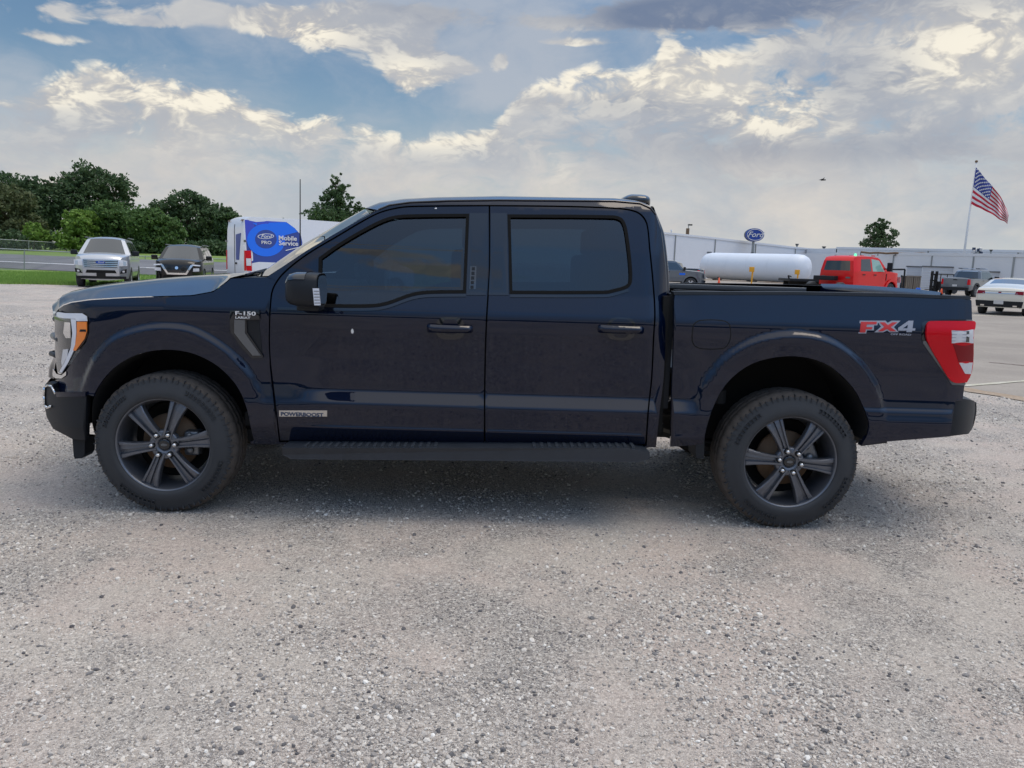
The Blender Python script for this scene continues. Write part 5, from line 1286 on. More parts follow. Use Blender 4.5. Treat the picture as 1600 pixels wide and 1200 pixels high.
def suv(label, px, depth, theta, L, W, H, paint, kind, z=0.0):
    # nose towards the camera: local +x (rear) points away
    p, az = place(px, 400, depth, 0, z=z); a = math.pi/2-(az+theta)
    hood = H*.635
    ch = [(.10, .34), (.0, .50), (-.02, .75), (.03, hood-.14), (.12, hood-.03), (.35, hood+.01), (L*.23, hood+.07), (L*.36, H-.06), (L*.40, H-.015), (L*.55, H), (L*.80, H-.02), (L*.90, H-.06), (L*.96, hood+.05), (L, hood-.2), (L, .5), (L-.05, .36)]
    c = Car('parked_suv', label, 'SUV', p, a, W, .34, ch, {6}, hood+.02, .40, [(.95, .37), (L-1.15, .37)], .39 if kind == 'silver' else .36, paint, .09, .34, .2, .7)
    zb = hood+.04
    c.side('side_window', [(L*.30, zb), (L*.385, H-.13), (L*.50, H-.11), (L*.50, zb)], MT['glassdark']); c.side('side_window', [(L*.52, zb), (L*.52, H-.11), (L*.70, H-.11), (L*.70, zb)], MT['glassdark']); c.side('side_window', [(L*.72, zb), (L*.72, H-.12), (L*.86, H-.15), (L*.89, zb+.03)], MT['glassdark'])
    for f in (.51, .71, .27): c.side('door_gap', [(L*f, .42), (L*f+.012, .42), (L*f+.012, zb-.02), (L*f, zb-.02)], MT['cavity'], -.002)
    c.side('rocker_trim', [(1.45, .345), (L-1.65, .345), (L-1.65, .42), (1.45, .42)], MT['trim'])
    for sg in (-1, 1):
        m = MB(); m.tube((L*.42, sg*(W-.20), H+.05), (L*.85, sg*(W-.20), H+.04), .022, n=8); m.build('roof_rail', MT['satin'], c.root, local=True)
    c.mirrors(L*.275, hood+.04, paint if kind != 'silver' else MT['trim'])
    if kind == 'silver':
        c.end('grille', [(-.58, .80), (.58, .80), (.62, 1.10), (-.62, 1.10)], MT['smoke'], mirror=False)
        for k in range(4): c.end('grille_bar', [(-.60, .83+k*.075), (.60, .83+k*.075), (.60, .865+k*.075), (-.60, .865+k*.075)], MT['chrome'], mirror=False, off=.03)
        em = c.end('emblem', [(.17*math.cos(t), 1.0+.06*math.sin(t)) for t in np.linspace(0, 2*math.pi, 20, endpoint=False)], MT['signblue'], mirror=False, off=.05)
        c.end('headlight', [(.64, .86), (.94, .88), (.94, 1.08), (.66, 1.12)], MT['clearlens'])
        c.end('light_guide', [(.80, .90), (.90, .90), (.90, 1.05), (.80, 1.05)], MT['chrome'], off=.02)
        c.end('fog_recess', [(.66, .56), (.90, .60), (.92, .76), (.74, .72)], MT['cavity'])
        c.end('fog_lamp', [(.76, .62), (.84, .62), (.84, .69), (.76, .69)], MT['clearlens'], off=.03)
        c.end('lower_intake', [(-.55, .58), (.55, .58), (.50, .70), (-.50, .70)], MT['cavity'], mirror=False)
        c.end('number_plate_holder', [(-.16, .44), (.16, .44), (.16, .58), (-.16, .58)], MT['dark'], mirror=False, off=.03)
        c.end('bumper_valance', [(-.88, .35), (.88, .35), (.88, .46), (-.88, .46)], MT['trim'], mirror=False, off=.02)
        text('emblem_lettering', 'Ford', .09, MT['white'], frame((-.02-.09-.062, .085, .975), (0, -1, 0), (0, 0, 1)), c.root, sx=1.2, shear=.3, local=True)
    else:
        c.end('grille', [(-.34, .58), (.34, .58), (.46, .88), (-.46, .88)], MT['gloss'], mirror=False)
        c.end('grille_surround', [(.30, .55), (.38, .55), (.62, .92), (.52, .92)], MT['chrome'], off=.03); c.end('grille_surround_base', [(-.38, .53), (.38, .53), (.38, .60), (-.38, .60)], MT['chrome'], mirror=False, off=.03)
        c.end('emblem', [(.06*math.cos(t), .80+.06*math.sin(t)) for t in np.linspace(0, 2*math.pi, 16, endpoint=False)], MT['chrome'], mirror=False, off=.035)
        c.end('running_light', [(.56, .90), (.88, .88), (.88, .93), (.56, .95)], MT['clearlens']); c.end('headlight', [(.60, .66), (.84, .68), (.84, .80), (.62, .79)], MT['clearlens'])
        c.end('lower_intake', [(-.60, .38), (.60, .38), (.50, .50), (-.50, .50)], MT['cavity'], mirror=False)
    return c
suv('silver full-size SUV parked facing the camera on the edge of the lawn', 157, 30.8, rad(7), 5.33, 1.00, 1.94, MT['silver'], 'silver')
suv('black compact SUV with a chrome V grille parked beside the silver SUV', 276, 31.6, rad(9), 4.65, .93, 1.68, MT['blackp'], 'black', .06)

# --- service van: tail towards the camera on its left, long side running away to the right
A = CAM+ray(384, 397)*(26.2/F_PX); B = CAM+ray(520, 401)*(28.1/F_PX)
dirv = (B-A); dirv.z = 0; dirv.normalize()             # from tail to nose along the near side
VL, VW, VH = 6.7, 1.02, 2.74
side = Vector((dirv.y, -dirv.x, 0))                    # right-hand side of travel faces the camera
tailpos = Vector((A.x, A.y, 0)); ctr = tailpos-side*VW; nosep = ctr+dirv*VL
rotv = math.atan2(-dirv.y, -dirv.x)
ch = [(.12, .40), (.0, .55), (-.02, .95), (.10, 1.08), (.55, 1.22), (1.0, 1.34), (1.75, VH-.35), (2.15, VH-.08), (2.5, VH), (4.5, VH+.02), (VL-.25, VH), (VL-.05, VH-.10), (VL-.01, VH-.4), (VL, 1.2), (VL, .62), (VL-.02, .5)]
van = Car('service_van', 'white high-roof service van with big blue graphics and red tail lamp behind the pickup bonnet', 'van', nosep, rotv, VW, .42, ch, {5}, 1.25, .10, [(1.0, .37), (4.75, .37)], .37, MT['vanw'], .03, .3, .03, .8)
# near side in local coordinates is the one whose y sign faces the camera
ysign = 1 if (Matrix.Rotation(rotv, 3, 'Z') @ Vector((0, 1, 0))).dot(side) > 0 else -1
isfar = ysign > 0
def vside(name, poly, mat, off, par=None): return panel(name, poly, van.d, mat, par or van.root, far=isfar, cy=0, local=True, dx=.3, dz=.25, off=off, flange=.004)
def circ(cx, cz, r, a0=0, a1=360, n=28): return [(cx+r*math.cos(rad(a)), cz+r*math.sin(rad(a))) for a in np.linspace(a0, a1, n, endpoint=(a1-a0) < 360)]
X0 = VL-.04
def vg(pts): return [(X0-(px-384.5)/38.5, min(VH-.10, 1.536+(397.5+(px-384)*.028-py)/46.3+(px-384)*.0015)) for px, py in pts]
def vring(px, py, r, n=36): return vg([(px+r*1.0*math.cos(t), py-r*math.sin(t)) for t in np.linspace(0, 2*math.pi, n, endpoint=False)])
vside('blue_graphic', vg([(385.5, 343.5), (435, 346), (441, 348), (452, 362), (460, 373), (461.5, 386), (457, 404), (450, 416), (385.5, 415)]), MT['navy'], -.006)
vside('upper_graphic', vg([(385.5, 343.5), (434, 346), (436, 351), (440, 347.5), (452, 362), (456, 368), (436, 373), (426, 380), (385.5, 380)]), MT['violet'], -.008)
vside('swoosh_graphic', vg([(395, 352), (425, 352), (440, 347.5), (450, 360), (456, 368), (436, 373), (430, 378)]), MT['bluep'], -.009)
vside('bright_ring_graphic', vring(412, 379, 25.5), MT['bluep'], -.012)
vside('logo_disc', vring(411.5, 377.5, 14.5), MT['navy'], -.015)
def vov(px, py, rx, ry): return vg([(px+rx*math.cos(t), py-ry*math.sin(t)) for t in np.linspace(0, 2*math.pi, 24, endpoint=False)])
vside('logo_oval', vov(411.5, 373, 11, 4.2), MT['white'], -.018); vside('logo_oval_inner', vov(411.5, 373, 10, 3.3), MT['signblue'], -.021)
def vtext(nm, body, size, px, py, sx_=1.0, shear=0, al='CENTER', off=.026, bold=.003):
    x, z = vg([(px, py)])[0]
    y = -float(van.d(np.array([x]), np.array([z]))[0])+off; y = y*ysign
    fr = frame((x, y, z), (-1, 0, 0) if ysign > 0 else (1, 0, 0), (0, 0, 1))
    text(nm, body, size, MT['white'], fr, van.root, sx=sx_, shear=shear, align=al, local=True, offset=bold, extrude=.002)
vtext('logo_lettering', 'Ford', .15, 411.5, 375.3, 1.25, .3); vtext('logo_lettering', 'PRO', .15, 411.5, 385, 1.25)
vtext('side_lettering', 'Mobile', .215, 428, 379.5, 1.12, 0, 'LEFT', .03, .005); vtext('side_lettering', 'Service', .215, 428, 387.5, 1.12, 0, 'LEFT', .03, .005)
vside('small_print_line', vg([(437, 396), (456, 392), (456, 393.2), (437, 397.2)]), MT['white'], -.026)
for z in (.62, 1.28, 2.32): vside('body_rib', [(X0, z), (2.4, z), (2.4, z+.03), (X0, z+.03)], MT['vanw'] if z > 2 else MT['greyp'], -.024 if z < 1 else -.005)
vside('tail_lamp', [(VL-.02, .95), (VL-.20, .95), (VL-.20, 1.62), (VL-.02, 1.62)], MT['redlens'], -.022); vside('lamp_clear_band', [(VL-.02, 1.12), (VL-.18, 1.12), (VL-.18, 1.36), (VL-.02, 1.36)], MT['clearlens'], -.030)
van.end('tail_lamp', [(VW-.14, .95), (VW-.04, .95), (VW-.04, 1.62), (VW-.14, 1.62)], MT['redlens'], front=False)
van.end('rear_door_graphic', [(ysign*.15, 2.15), (ysign*.62, 2.2), (ysign*.42, 1.3), (ysign*.15, 1.3)], MT['navy'], front=False, mirror=False, off=.012)
van.end('door_gap', [(-.01, .65), (.01, .65), (.01, 2.5), (-.01, 2.5)], MT['cavity'], front=False, mirror=False)
van.end('door_hinge', [(VW-.13, 1.9), (VW-.05, 1.9), (VW-.05, 1.97), (VW-.13, 1.97)], MT['smoke'], front=False, off=.03)
van.end('door_handle', [(ysign*.05, 1.15), (ysign*.22, 1.15), (ysign*.22, 1.21), (ysign*.05, 1.21)], MT['trim'], front=False, mirror=False, off=.03)
van.end('rear_bumper', [(-VW+.04, .50), (VW-.04, .50), (VW-.04, .80), (-VW+.04, .80)], MT['trim'], front=False, mirror=False, off=.12, th=.0)
van.end('reflector', [(VW-.25, .62), (VW-.12, .62), (VW-.12, .70), (VW-.25, .70)], MT['redlens'], front=False, off=.135)
van.end('marker_light', [(.60, VH-.13), (.74, VH-.13), (.74, VH-.08), (.60, VH-.08)], MT['rust'], front=False, off=.05)

def pickup(label, px, depth, theta, paint, L=5.9, W=1.0, H=1.95, z=0.0, tail=True, lamp=MT['redlens'], flip=False, step=False, dark_rims=False):
    """tail towards the camera unless theta turns it; theta is the turn of the nose away from the line of sight."""
    p, az = place(px, 430, depth, 0, z=z); v = az+theta; nose = Vector((math.sin(v), math.cos(v), 0))
    loc = Vector((p.x, p.y, z))+nose*L      # local origin at the nose, +x back to the tail
    rot = math.atan2(-nose.y, -nose.x)
    hd = H*.62; bt = H*.69
    ch = [(.06, .42), (.0, .60), (-.02, .85), (.02, hd-.12), (.10, hd-.01), (.35, hd+.03), (1.35, hd+.10), (L*.34, H-.07), (L*.37, H-.01), (L*.47, H), (L*.60, H-.02), (L*.635, H-.10), (L*.665, bt+.02), (L*.67, bt), (L*.84, bt+.005), (L-.04, bt+.01), (L, bt-.03), (L+.01, .75), (L, .62)]
    c = Car('pickup_truck', label, 'pickup truck', loc, rot, W, .45, ch, {6, 11}, hd+.06, .24, [(.95, .42), (L-1.25, .42)], .41, paint, .05, .3, .06, .6, rimc=MT['rim'] if dark_rims else None)
    zb = hd+.13
    c.side('side_window', [(L*.27, zb), (L*.345, H-.14), (L*.455, H-.11), (L*.455, zb)], MT['glassdark']); c.side('side_window', [(L*.475, zb), (L*.475, H-.11), (L*.595, H-.13), (L*.62, zb)], MT['glassdark'])
    for f in (.25, .465, .63): c.side('door_gap', [(L*f, .5), (L*f+.014, .5), (L*f+.014, zb), (L*f, zb)], MT['cavity'], -.002)
    c.side('door_gap', [(L*.665, .5), (L*.665+.03, .5), (L*.665+.03, bt), (L*.665, bt)], MT['cavity'], -.002)
    for f in (.42, .58): c.side('door_handle', [(L*f, zb-.16), (L*f+.18, zb-.16), (L*f+.18, zb-.12), (L*f, zb-.12)], MT['trim'], -.03)
    for wx in (.95, L-1.25):
        ring = [(wx+.62*math.cos(a), .42+.62*math.sin(a)) for a in np.linspace(.1, math.pi-.1, 14)]+[(wx+.49*math.cos(a), .42+.49*math.sin(a)) for a in np.linspace(math.pi-.1, .1, 14)]
        c.side('arch_flare', ring, MT['trim'] if dark_rims else paint, -.035)
    c.mirrors(L*.25, hd+.10, MT['trim'], 1.25)
    # flat black sheet over the bed top, painting the shade inside
    yb = W-.10
    mk('bed_shade_sheet', [(L*.68, -yb, bt+.062), (L-.10, -yb, bt+.062), (L-.10, yb, bt+.062), (L*.68, yb, bt+.062)], [(0, 1, 2, 3)], MT['cavity'], c.root, local=True)
    c.end('tail_lamp', [(W-.20, .88), (W-.06, .88), (W-.06, bt-.06), (W-.20, bt-.06)], lamp, front=False); c.side('tail_lamp', [(L-.14, .88), (L-.0, .88), (L-.0, bt-.06), (L-.10, bt-.06)], lamp, -.012)
    c.end('tailgate', [(-W+.26, .70), (W-.26, .70), (W-.26, bt-.03), (-W+.26, bt-.03)], paint, front=False, mirror=False, off=.014)
    c.end('rear_bumper', [(-W+.06, .47), (W-.06, .47), (W-.06, .68), (-W+.06, .68)], MT['trim'], front=False, mirror=False, off=.14, th=0)
    c.end('tailgate_handle', [(-.14, bt-.14), (.14, bt-.14), (.14, bt-.07), (-.14, bt-.07)], MT['trim'], front=False, mirror=False, off=.03)
    c.end('headlight', [(W-.32, .80), (W-.08, .80), (W-.08, hd-.10), (W-.32, hd-.10)], MT['clearlens']); c.end('grille', [(-W+.38, .70), (W-.38, .70), (W-.38, hd-.06), (-W+.38, hd-.06)], MT['smoke'], mirror=False)
    c.end('front_bumper', [(-W+.08, .46), (W-.08, .46), (W-.08, .66), (-W+.08, .66)], MT['trim'], mirror=False, off=.06, th=0)
    return c
p, az = place(1307, 430, 39.5, 0, z=.10); v = az+rad(33); nose = Vector((math.sin(v), math.cos(v), 0)); L = 4.36
rch = [(.06, .5), (.0, .7), (-.02, 1.0), (.02, 1.28), (.12, 1.40), (.4, 1.46), (1.35, 1.53), (1.95, 2.12), (2.15, 2.20), (2.8, 2.24), (3.9, 2.22), (4.2, 2.16), (4.30, 1.98), (4.36, 1.50), (4.37, 1.0), (4.34, .62)]
red = Car('chassis_cab_truck', 'bright red heavy-duty crew cab truck with a glowing green roof beacon', 'truck', p+nose*L, math.atan2(-nose.y, -nose.x), 1.0, .55, rch, {6, 12}, 1.42, .20, [(1.0, .47)], .46, MT['redpaint'], .04, .28, .04, .6)
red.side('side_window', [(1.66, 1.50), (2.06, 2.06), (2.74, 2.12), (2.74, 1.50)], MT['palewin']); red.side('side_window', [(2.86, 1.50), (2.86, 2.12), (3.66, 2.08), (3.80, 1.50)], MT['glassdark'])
for x in (1.58, 2.80, 3.90): red.side('door_gap', [(x, .62), (x+.016, .62), (x+.016, 1.48), (x, 1.48)], MT['cavity'], -.002)
for x in (2.45, 3.45): red.side('door_handle', [(x, 1.30), (x+.22, 1.30), (x+.22, 1.35), (x, 1.35)], MT['trim'], -.03)
red.side('arch_flare', [(1.0+.66*math.cos(a_), .47+.66*math.sin(a_)) for a_ in np.linspace(.15, math.pi-.15, 14)]+[(1.0+.54*math.cos(a_), .47+.54*math.sin(a_)) for a_ in np.linspace(math.pi-.15, .15, 14)], MT['redpaint'], -.05)
red.side('fender_vent', [(1.50, 1.05), (1.55, 1.05), (1.52, 1.40), (1.47, 1.40)], MT['trim'], -.02)
red.end('back_panel_badge', [(-.80, 1.16), (-.62, 1.16), (-.62, 1.24), (-.80, 1.24)], MT['satin'], front=False, mirror=False, off=.02); red.end('back_panel_lamp', [(.55, 1.12), (.78, 1.12), (.78, 1.20), (.55, 1.20)], MT['satin'], front=False, mirror=False, off=.02)
red.end('headlight', [(.70, .95), (.94, .95), (.94, 1.25), (.70, 1.25)], MT['clearlens']); red.end('grille', [(-.62, .75), (.62, .75), (.62, 1.32), (-.62, 1.32)], MT['smoke'], mirror=False)
for y in (-.45, .37): box('frame_rail', (3.9, y, .62), (6.3, y+.08, .80), MT['dark'], red.root, local=True)
box('rear_step', (4.5, -.95, 1.00), (4.9, .20, 1.22), MT['trim'], red.root, .03, local=True)
for w0 in [c for c in red.root.children if c.name.startswith('wheel')]:
    w = w0.copy(); COL.objects.link(w); w.parent = red.root; w.location = (5.2, w0.location.y*.94, w0.location.z)
    for c in w0.children: q = c.copy(); COL.objects.link(q); q.parent = w
for i, y in enumerate((-.62, 0, .62)):
    m = MB(); m.box((2.2, y-.07, 2.26), (2.36, y+.07, 2.31), bev=.02); m.build('roof_marker', MT['redlens'], red.root, True, local=True)
ys_ = 1 if (Matrix.Rotation(math.atan2(-nose.y, -nose.x), 3, 'Z') @ Vector((0, 1, 0))).dot(cr_) > 0 else -1
m = MB(); m.tube((3.6, ys_*.45, 2.24), (3.6, ys_*.45, 2.36), .07, .05, 12); m.build('roof_beacon', MT['greenl'], red.root, True, local=True)
for s_ in (-1, 1):
    m = MB(); m.box((1.60, 1.06 if s_ > 0 else -1.34, 1.52), (1.68, 1.34 if s_ > 0 else -1.06, 1.97), bev=.04); m.box((1.62, .85 if s_ > 0 else -1.1, 1.62), (1.66, 1.1 if s_ > 0 else -.85, 1.68)); m.build('towing_mirror', MT['trim'], red.root, True, local=True)
grey = pickup('slate grey pickup with black wheels and a roof rack parked by the loading doors', 1494, 57.0, rad(21), MT['greypaint'], 5.9, 1.02, 1.93, .0, dark_rims=True)
for y in (-.6, .6): 
    m = MB(); m.tube((2.3, y, 2.08), (4.0, y, 2.08), .03, n=6); m.build('rack_bar', MT['trim'], grey.root, local=True)
for x in (2.35, 2.9, 3.4): m = MB(); m.tube((x, -.8, 2.05), (x, .8, 2.05), .025, n=6); m.build('rack_crossbar', MT['silver'], grey.root, local=True)
grey.end('number_plate', [(-.16, .74), (.16, .74), (.16, .88), (-.16, .88)], MT['plate'], front=False, mirror=False, off=.03)
pickup('dark pickup seen just past the cab, only its bed and red tail lamp showing', 1096, 71, rad(-74), MT['smoke'], 5.8, 1.0, 1.95, .0)
pk = place(1098, 430, 54, 0)[0]
v_ = place(1098, 430, 54, 0)[1]+rad(80); nose_ = Vector((math.sin(v_), math.cos(v_), 0))
d2 = pickup('charcoal pickup nose-on-right beside the cab, small blue door sticker showing', 1098, 54, rad(80), MT['greypaint'], 5.7, .98, 1.92, .0)
d2.root.location = Vector((pk.x, pk.y, 0))
panel('door_sticker', [(1.35, .98), (1.75, .98), (1.75, 1.12), (1.35, 1.12)], d2.d, MT['bluep'], d2.root, far=True, cy=0, local=True, off=-.01, flange=.004)

# --- pearl white sedan, tail to the camera
p, az = place(1566, 430, 31.2, 0); v = az+rad(12); nose = Vector((math.sin(v), math.cos(v), 0)); L = 4.95
sch = [(.05, .30), (.0, .45), (.0, .60), (.08, .74), (.4, .84), (1.25, .98), (2.0, 1.36), (2.35, 1.45), (2.9, 1.46), (3.4, 1.40), (3.9, 1.22), (4.3, 1.10), (4.75, 1.07), (4.88, 1.02), (4.93, .85), (4.95, .60), (4.92, .32)]
sed = Car('sedan', 'pearl white sedan seen from behind at the right edge of the lot', 'car', Vector((p.x, p.y, 0))+nose*L, math.atan2(-nose.y, -nose.x), .93, .30, sch, {5, 9}, .95, .42, [(.95, .33), (L-1.08, .33)], .335, MT['pearl'], .05, .3, .14, .6)
sed.side('side_window', [(1.5, 1.0), (2.1, 1.33), (2.75, 1.39), (2.75, 1.0)], MT['glassdark']); sed.side('side_window', [(2.82, 1.0), (2.82, 1.38), (3.4, 1.31), (3.85, 1.10)], MT['glassdark'])
sed.end('rear_valance', [(-.80, .34), (.80, .34), (.84, .58), (-.84, .58)], MT['trim'], front=False, mirror=False, off=.012)
sed.end('tail_lamp', [(.52, .86), (.82, .84), (.80, .98), (.55, .98)], MT['darkred'], front=False); sed.end('boot_light_bar', [(-.60, .87), (.60, .87), (.60, .90), (-.60, .90)], MT['steel'], front=False, mirror=False)
sed.end('boot_seam', [(-.62, .965), (.62, .965), (.62, .975), (-.62, .975)], MT['smoke'], front=False, mirror=False, off=.008)
sed.end('number_plate', [(-.17, .45), (.17, .45), (.17, .60), (-.17, .60)], MT['plate'], front=False, mirror=False, off=.03)
sed.end('exhaust_tip', [(.50, .36), (.64, .36), (.64, .42), (.50, .42)], MT['chrome'], front=False, off=.03)
sed.end('emblem', [(-.05, .90), (.05, .90), (.05, .94), (-.05, .94)], MT['darkred'], front=False, mirror=False, off=.03)

# ================================================================== buildings and yard
WALLM = pbr('white_metal_wall', (.74, .76, .80), .5, vary=(.3, .15)); WALL2 = pbr('white_wall', (.70, .715, .74), .55, vary=(.3, .15)); DOORM = pbr('roller_door', (.60, .62, .66), .5)
ROOFM = pbr('roof_metal', (.34, .35, .36), .5)
def wall_run(root, pts, zb, th, mat, seam=.03):
    """pts: (px, py of the eave, Y); one panel between each pair."""
    T = [P(*q) for q in pts]
    for a, b in zip(T[:-1], T[1:]):
        u = Vector((b.x-a.x, b.y-a.y, 0)).normalized(); n = Vector((-u.y, u.x, 0)); n = n if n.y > 0 else -n
        a2, b2 = a+u*seam, b-u*seam
        V = [Vector((a2.x, a2.y, zb)), Vector((b2.x, b2.y, zb)), b2, a2]; V += [v+n*th for v in V]
        mk('wall_panel', V, [(0, 1, 2, 3), (5, 4, 7, 6), (0, 4, 5, 1), (1, 5, 6, 2), (2, 6, 7, 3), (3, 7, 4, 0)], mat, root)
    # recessed backing so that the joints stay dark, eave trim, roof and back
    n = Vector((0, 1, 0)); B0 = [t_+n*.03 for t_ in T]
    V = [(p.x, p.y, zb) for p in B0]+[(p.x, p.y, p.z-.02) for p in B0]; k = len(B0)
    mk('wall_joint', V, [(i, i+1, k+i+1, k+i) for i in range(k-1)], MT['satin'], root)
    m = MB()
    for a, b in zip(T[:-1], T[1:]): m.add([a+Vector((0, -.12, 0)), b+Vector((0, -.12, 0)), b+Vector((0, -.12, .28)), a+Vector((0, -.12, .28)), a+Vector((0, .3, 0)), b+Vector((0, .3, 0)), b+Vector((0, .3, .28)), a+Vector((0, .3, .28))], [(0, 1, 2, 3), (3, 2, 6, 7), (0, 4, 5, 1), (5, 4, 7, 6), (0, 3, 7, 4), (1, 5, 6, 2)])
    m.build('eave_trim', mat, root)
    for t_ in T[1:-1]: m = MB(); m.box((t_.x-.06, t_.y-.14, zb), (t_.x+.06, t_.y-.02, t_.z)); m.build('downpipe', MT['gmetal'], root)
    bk_ = [p+Vector((4, 26, .5)) for p in T]; V = [p+Vector((0, .3, .1)) for p in T]+bk_
    mk('roof', V, [(i, i+1, k+i+1, k+i) for i in range(k-1)], ROOFM, root)
    V = [(p.x, p.y, zb) for p in bk_]+bk_; mk('back_wall', V, [(i, i+1, k+i+1, k+i) for i in range(k-1)], mat, root)
    for i in (0, -1):
        a, b = T[i], bk_[i]; mk('end_wall', [(a.x, a.y+.3, zb), (b.x, b.y, zb), b, a+Vector((0, .3, .1))], [(0, 1, 2, 3)], mat, root)
c_ = P(1180, 425, 118)
wh = thing('warehouse', 'long white metal-clad warehouse receding behind the tank', 'building', (c_.x, c_.y, 0))
wall_run(wh, [(960, 360, 100), (1020, 364.5, 103), (1056, 367.5, 105), (1118, 374, 110), (1181, 381.5, 115.5), (1243, 388.5, 121), (1277, 391.5, 124), (1312, 395, 127)], 0, .15, WALLM)
c_ = P(1450, 440, 74)
sh = thing('workshop_building', 'low white flat-roofed workshop on the right with closed roller doors', 'building', (c_.x, c_.y, 0))
wall_run(sh, [(1306, 398, 96), (1345, 398, 90), (1396, 398.5, 84), (1456, 399.5, 79), (1521, 400.5, 74), (1584, 401.5, 70), (1640, 403, 68), (1760, 409, 66)], 0, .15, WALL2, .02)
wall_run(sh, [(1308, 389, 104), (1450, 392, 96), (1590, 394.5, 86), (1700, 398, 82)], 0, .15, WALL2, .01)
for (x0, y0, x1, y1, Y) in ((1417, 417, 1441, 449, 80.2), (1442, 417, 1500, 449, 77.0), (1526, 425, 1572, 452, 72.0)):
    a, b = P(x0, y0, Y-.8), P(x1, y0, Y-.8-.0); bz = 0
    f = mk('roller_door', [(a.x, a.y, 0), (b.x, b.y, 0), (b.x, b.y, b.z), (a.x, a.y, a.z)], [(0, 1, 2, 3)], DOORM, sh); 
    m = MB(); 
    for k in range(1, 9): z = a.z*k/9; m.box((a.x, a.y-.05, z), (b.x, a.y-.005, z+.03))
    m.build('door_rib', WALL2, f)
    m = MB(); m.box((a.x-.1, a.y-.1, a.z), (b.x+.1, a.y+.02, a.z+.12)); m.build('door_head', MT['satin'], f)
# rooftop clutter
pr_ = thing('roof_pipework', 'rusty pipe run lying along the workshop roof edge', 'pipe', P(1440, 396, 85))
m = MB(); pts = [P(1345+k*13.5, 394.5+.30*k+random.uniform(-.8, .8), 86-k*.6) for k in range(15)]; m.path(pts, .12, 7); m.build('pipe', MT['rust'], pr_)
for k in range(0, 15, 1):
    if k % 2 == 0: q = pts[k]; m = MB(); m.tube(q-Vector((0, 0, .35)), q, .05, n=6); m.build('support', MT['satin'], pr_)
for (px, py, Y, lab, sz) in ((1245, 381, 122, 'small mushroom vent on the warehouse roof above the right yellow marker', .35), (1287, 385, 126, 'stubby funnel vent on the warehouse roof left of the red pickup', .4), (1548, 390, 84, 'small cap vent right of the flagpole foot', .22)):
    q = P(px, py+6, Y); r_ = thing('roof_vent', lab, 'roof vent', q); h = (P(px, py, Y)-q).length
    m = MB(); m.tube(q-Vector((0, 0, .5)), q+Vector((0, 0, h*.6)), sz*.35, n=8); m.build('stack', MT['gmetal'], r_); m = MB(); m.tube(q+Vector((0, 0, h*.5)), q+Vector((0, 0, h)), sz*.5, sz*.9, 10); m.build('cap', MT['smoke'], r_)
q = P(1527, 398, 78); r_ = thing('roof_fan', 'spiky dark fan unit on the workshop roof beside the flagpole', 'roof fan', q)
for k in range(9):
    a = k*.7; m = MB(); m.box((q.x-.5+.1*k, q.y+.2*math.sin(a), q.z+.15+.25*math.sin(a*2)), (q.x-.25+.1*k, q.y+.25+.2*math.sin(a), q.z+.45+.30*math.sin(a*2)), bev=.03); m.build('fan_housing', MT['navyp'] if k % 2 else MT['silver'], r_)
m = MB(); m.tube(q-Vector((0, 0, .4)), q+Vector((0, 0, .3)), .15); m.build('base', MT['gmetal'], r_)
# tank
T0_ = P(1100, 413, 102-4.5); T1_ = P(1262, 428, 90-4.5)
T0_.z = 1.78; T1_.z = 1.72; axv = (T1_-T0_); Lt = axv.length
tk = thing('storage_tank', 'long white horizontal storage tank with rounded ends in front of the warehouse', 'storage tank', ((T0_.x+T1_.x)/2, (T0_.y+T1_.y)/2, 0))
o = lathe('tank_shell', [(0, .01), (.05, .55), (.25, 1.15), (.6, 1.50), (1.0, 1.62), (1.6, 1.66), (Lt-1.4, 1.66), (Lt-.8, 1.60), (Lt-.4, 1.40), (Lt-.1, .9), (Lt, .01)], MT['tank'], tk, 48)
mr = Vector((0, 1, 0)).rotation_difference(axv.normalized()).to_matrix().to_4x4(); mr.translation = T0_
o.matrix_parent_inverse = Matrix.Identity(4); o.matrix_basis = wmat(tk).inverted() @ mr
for f in (.15, .5, .85):
    c = T0_.lerp(T1_, f); m = MB(); m.box((c.x-.25, c.y-1.3, 0), (c.x+.25, c.y+1.3, .75)); m.build('saddle', MT['wood'], tk)
c = T0_.lerp(T1_, .06); m = MB(); m.box((c.x-.4, c.y-.3, 3.35), (c.x+.1, c.y+.3, 3.55)); m.build('manhole_lid', MT['satin'], tk)
for f in (.12, .3, .5, .7, .88):
    c = T0_.lerp(T1_, f); ax_ = axv.normalized(); o = lathe('weld_ring', [(-.03, 1.64), (-.03, 1.675), (.03, 1.675), (.03, 1.64)], MT['tank'], tk, 40); mm = Vector((0, 1, 0)).rotation_difference(ax_).to_matrix().to_4x4(); mm.translation = c
    o.matrix_parent_inverse = Matrix.Identity(4); o.matrix_basis = wmat(tk).inverted() @ mm
# sandy verge in front of the tank
sheet('sand_verge', [(T0_.x-8, T0_.y-1.5), (T1_.x+6, T1_.y-2.2), (T1_.x+8, T1_.y+3.5), (T0_.x-6, T0_.y+4.5)], SAND, z=LZ+.004)
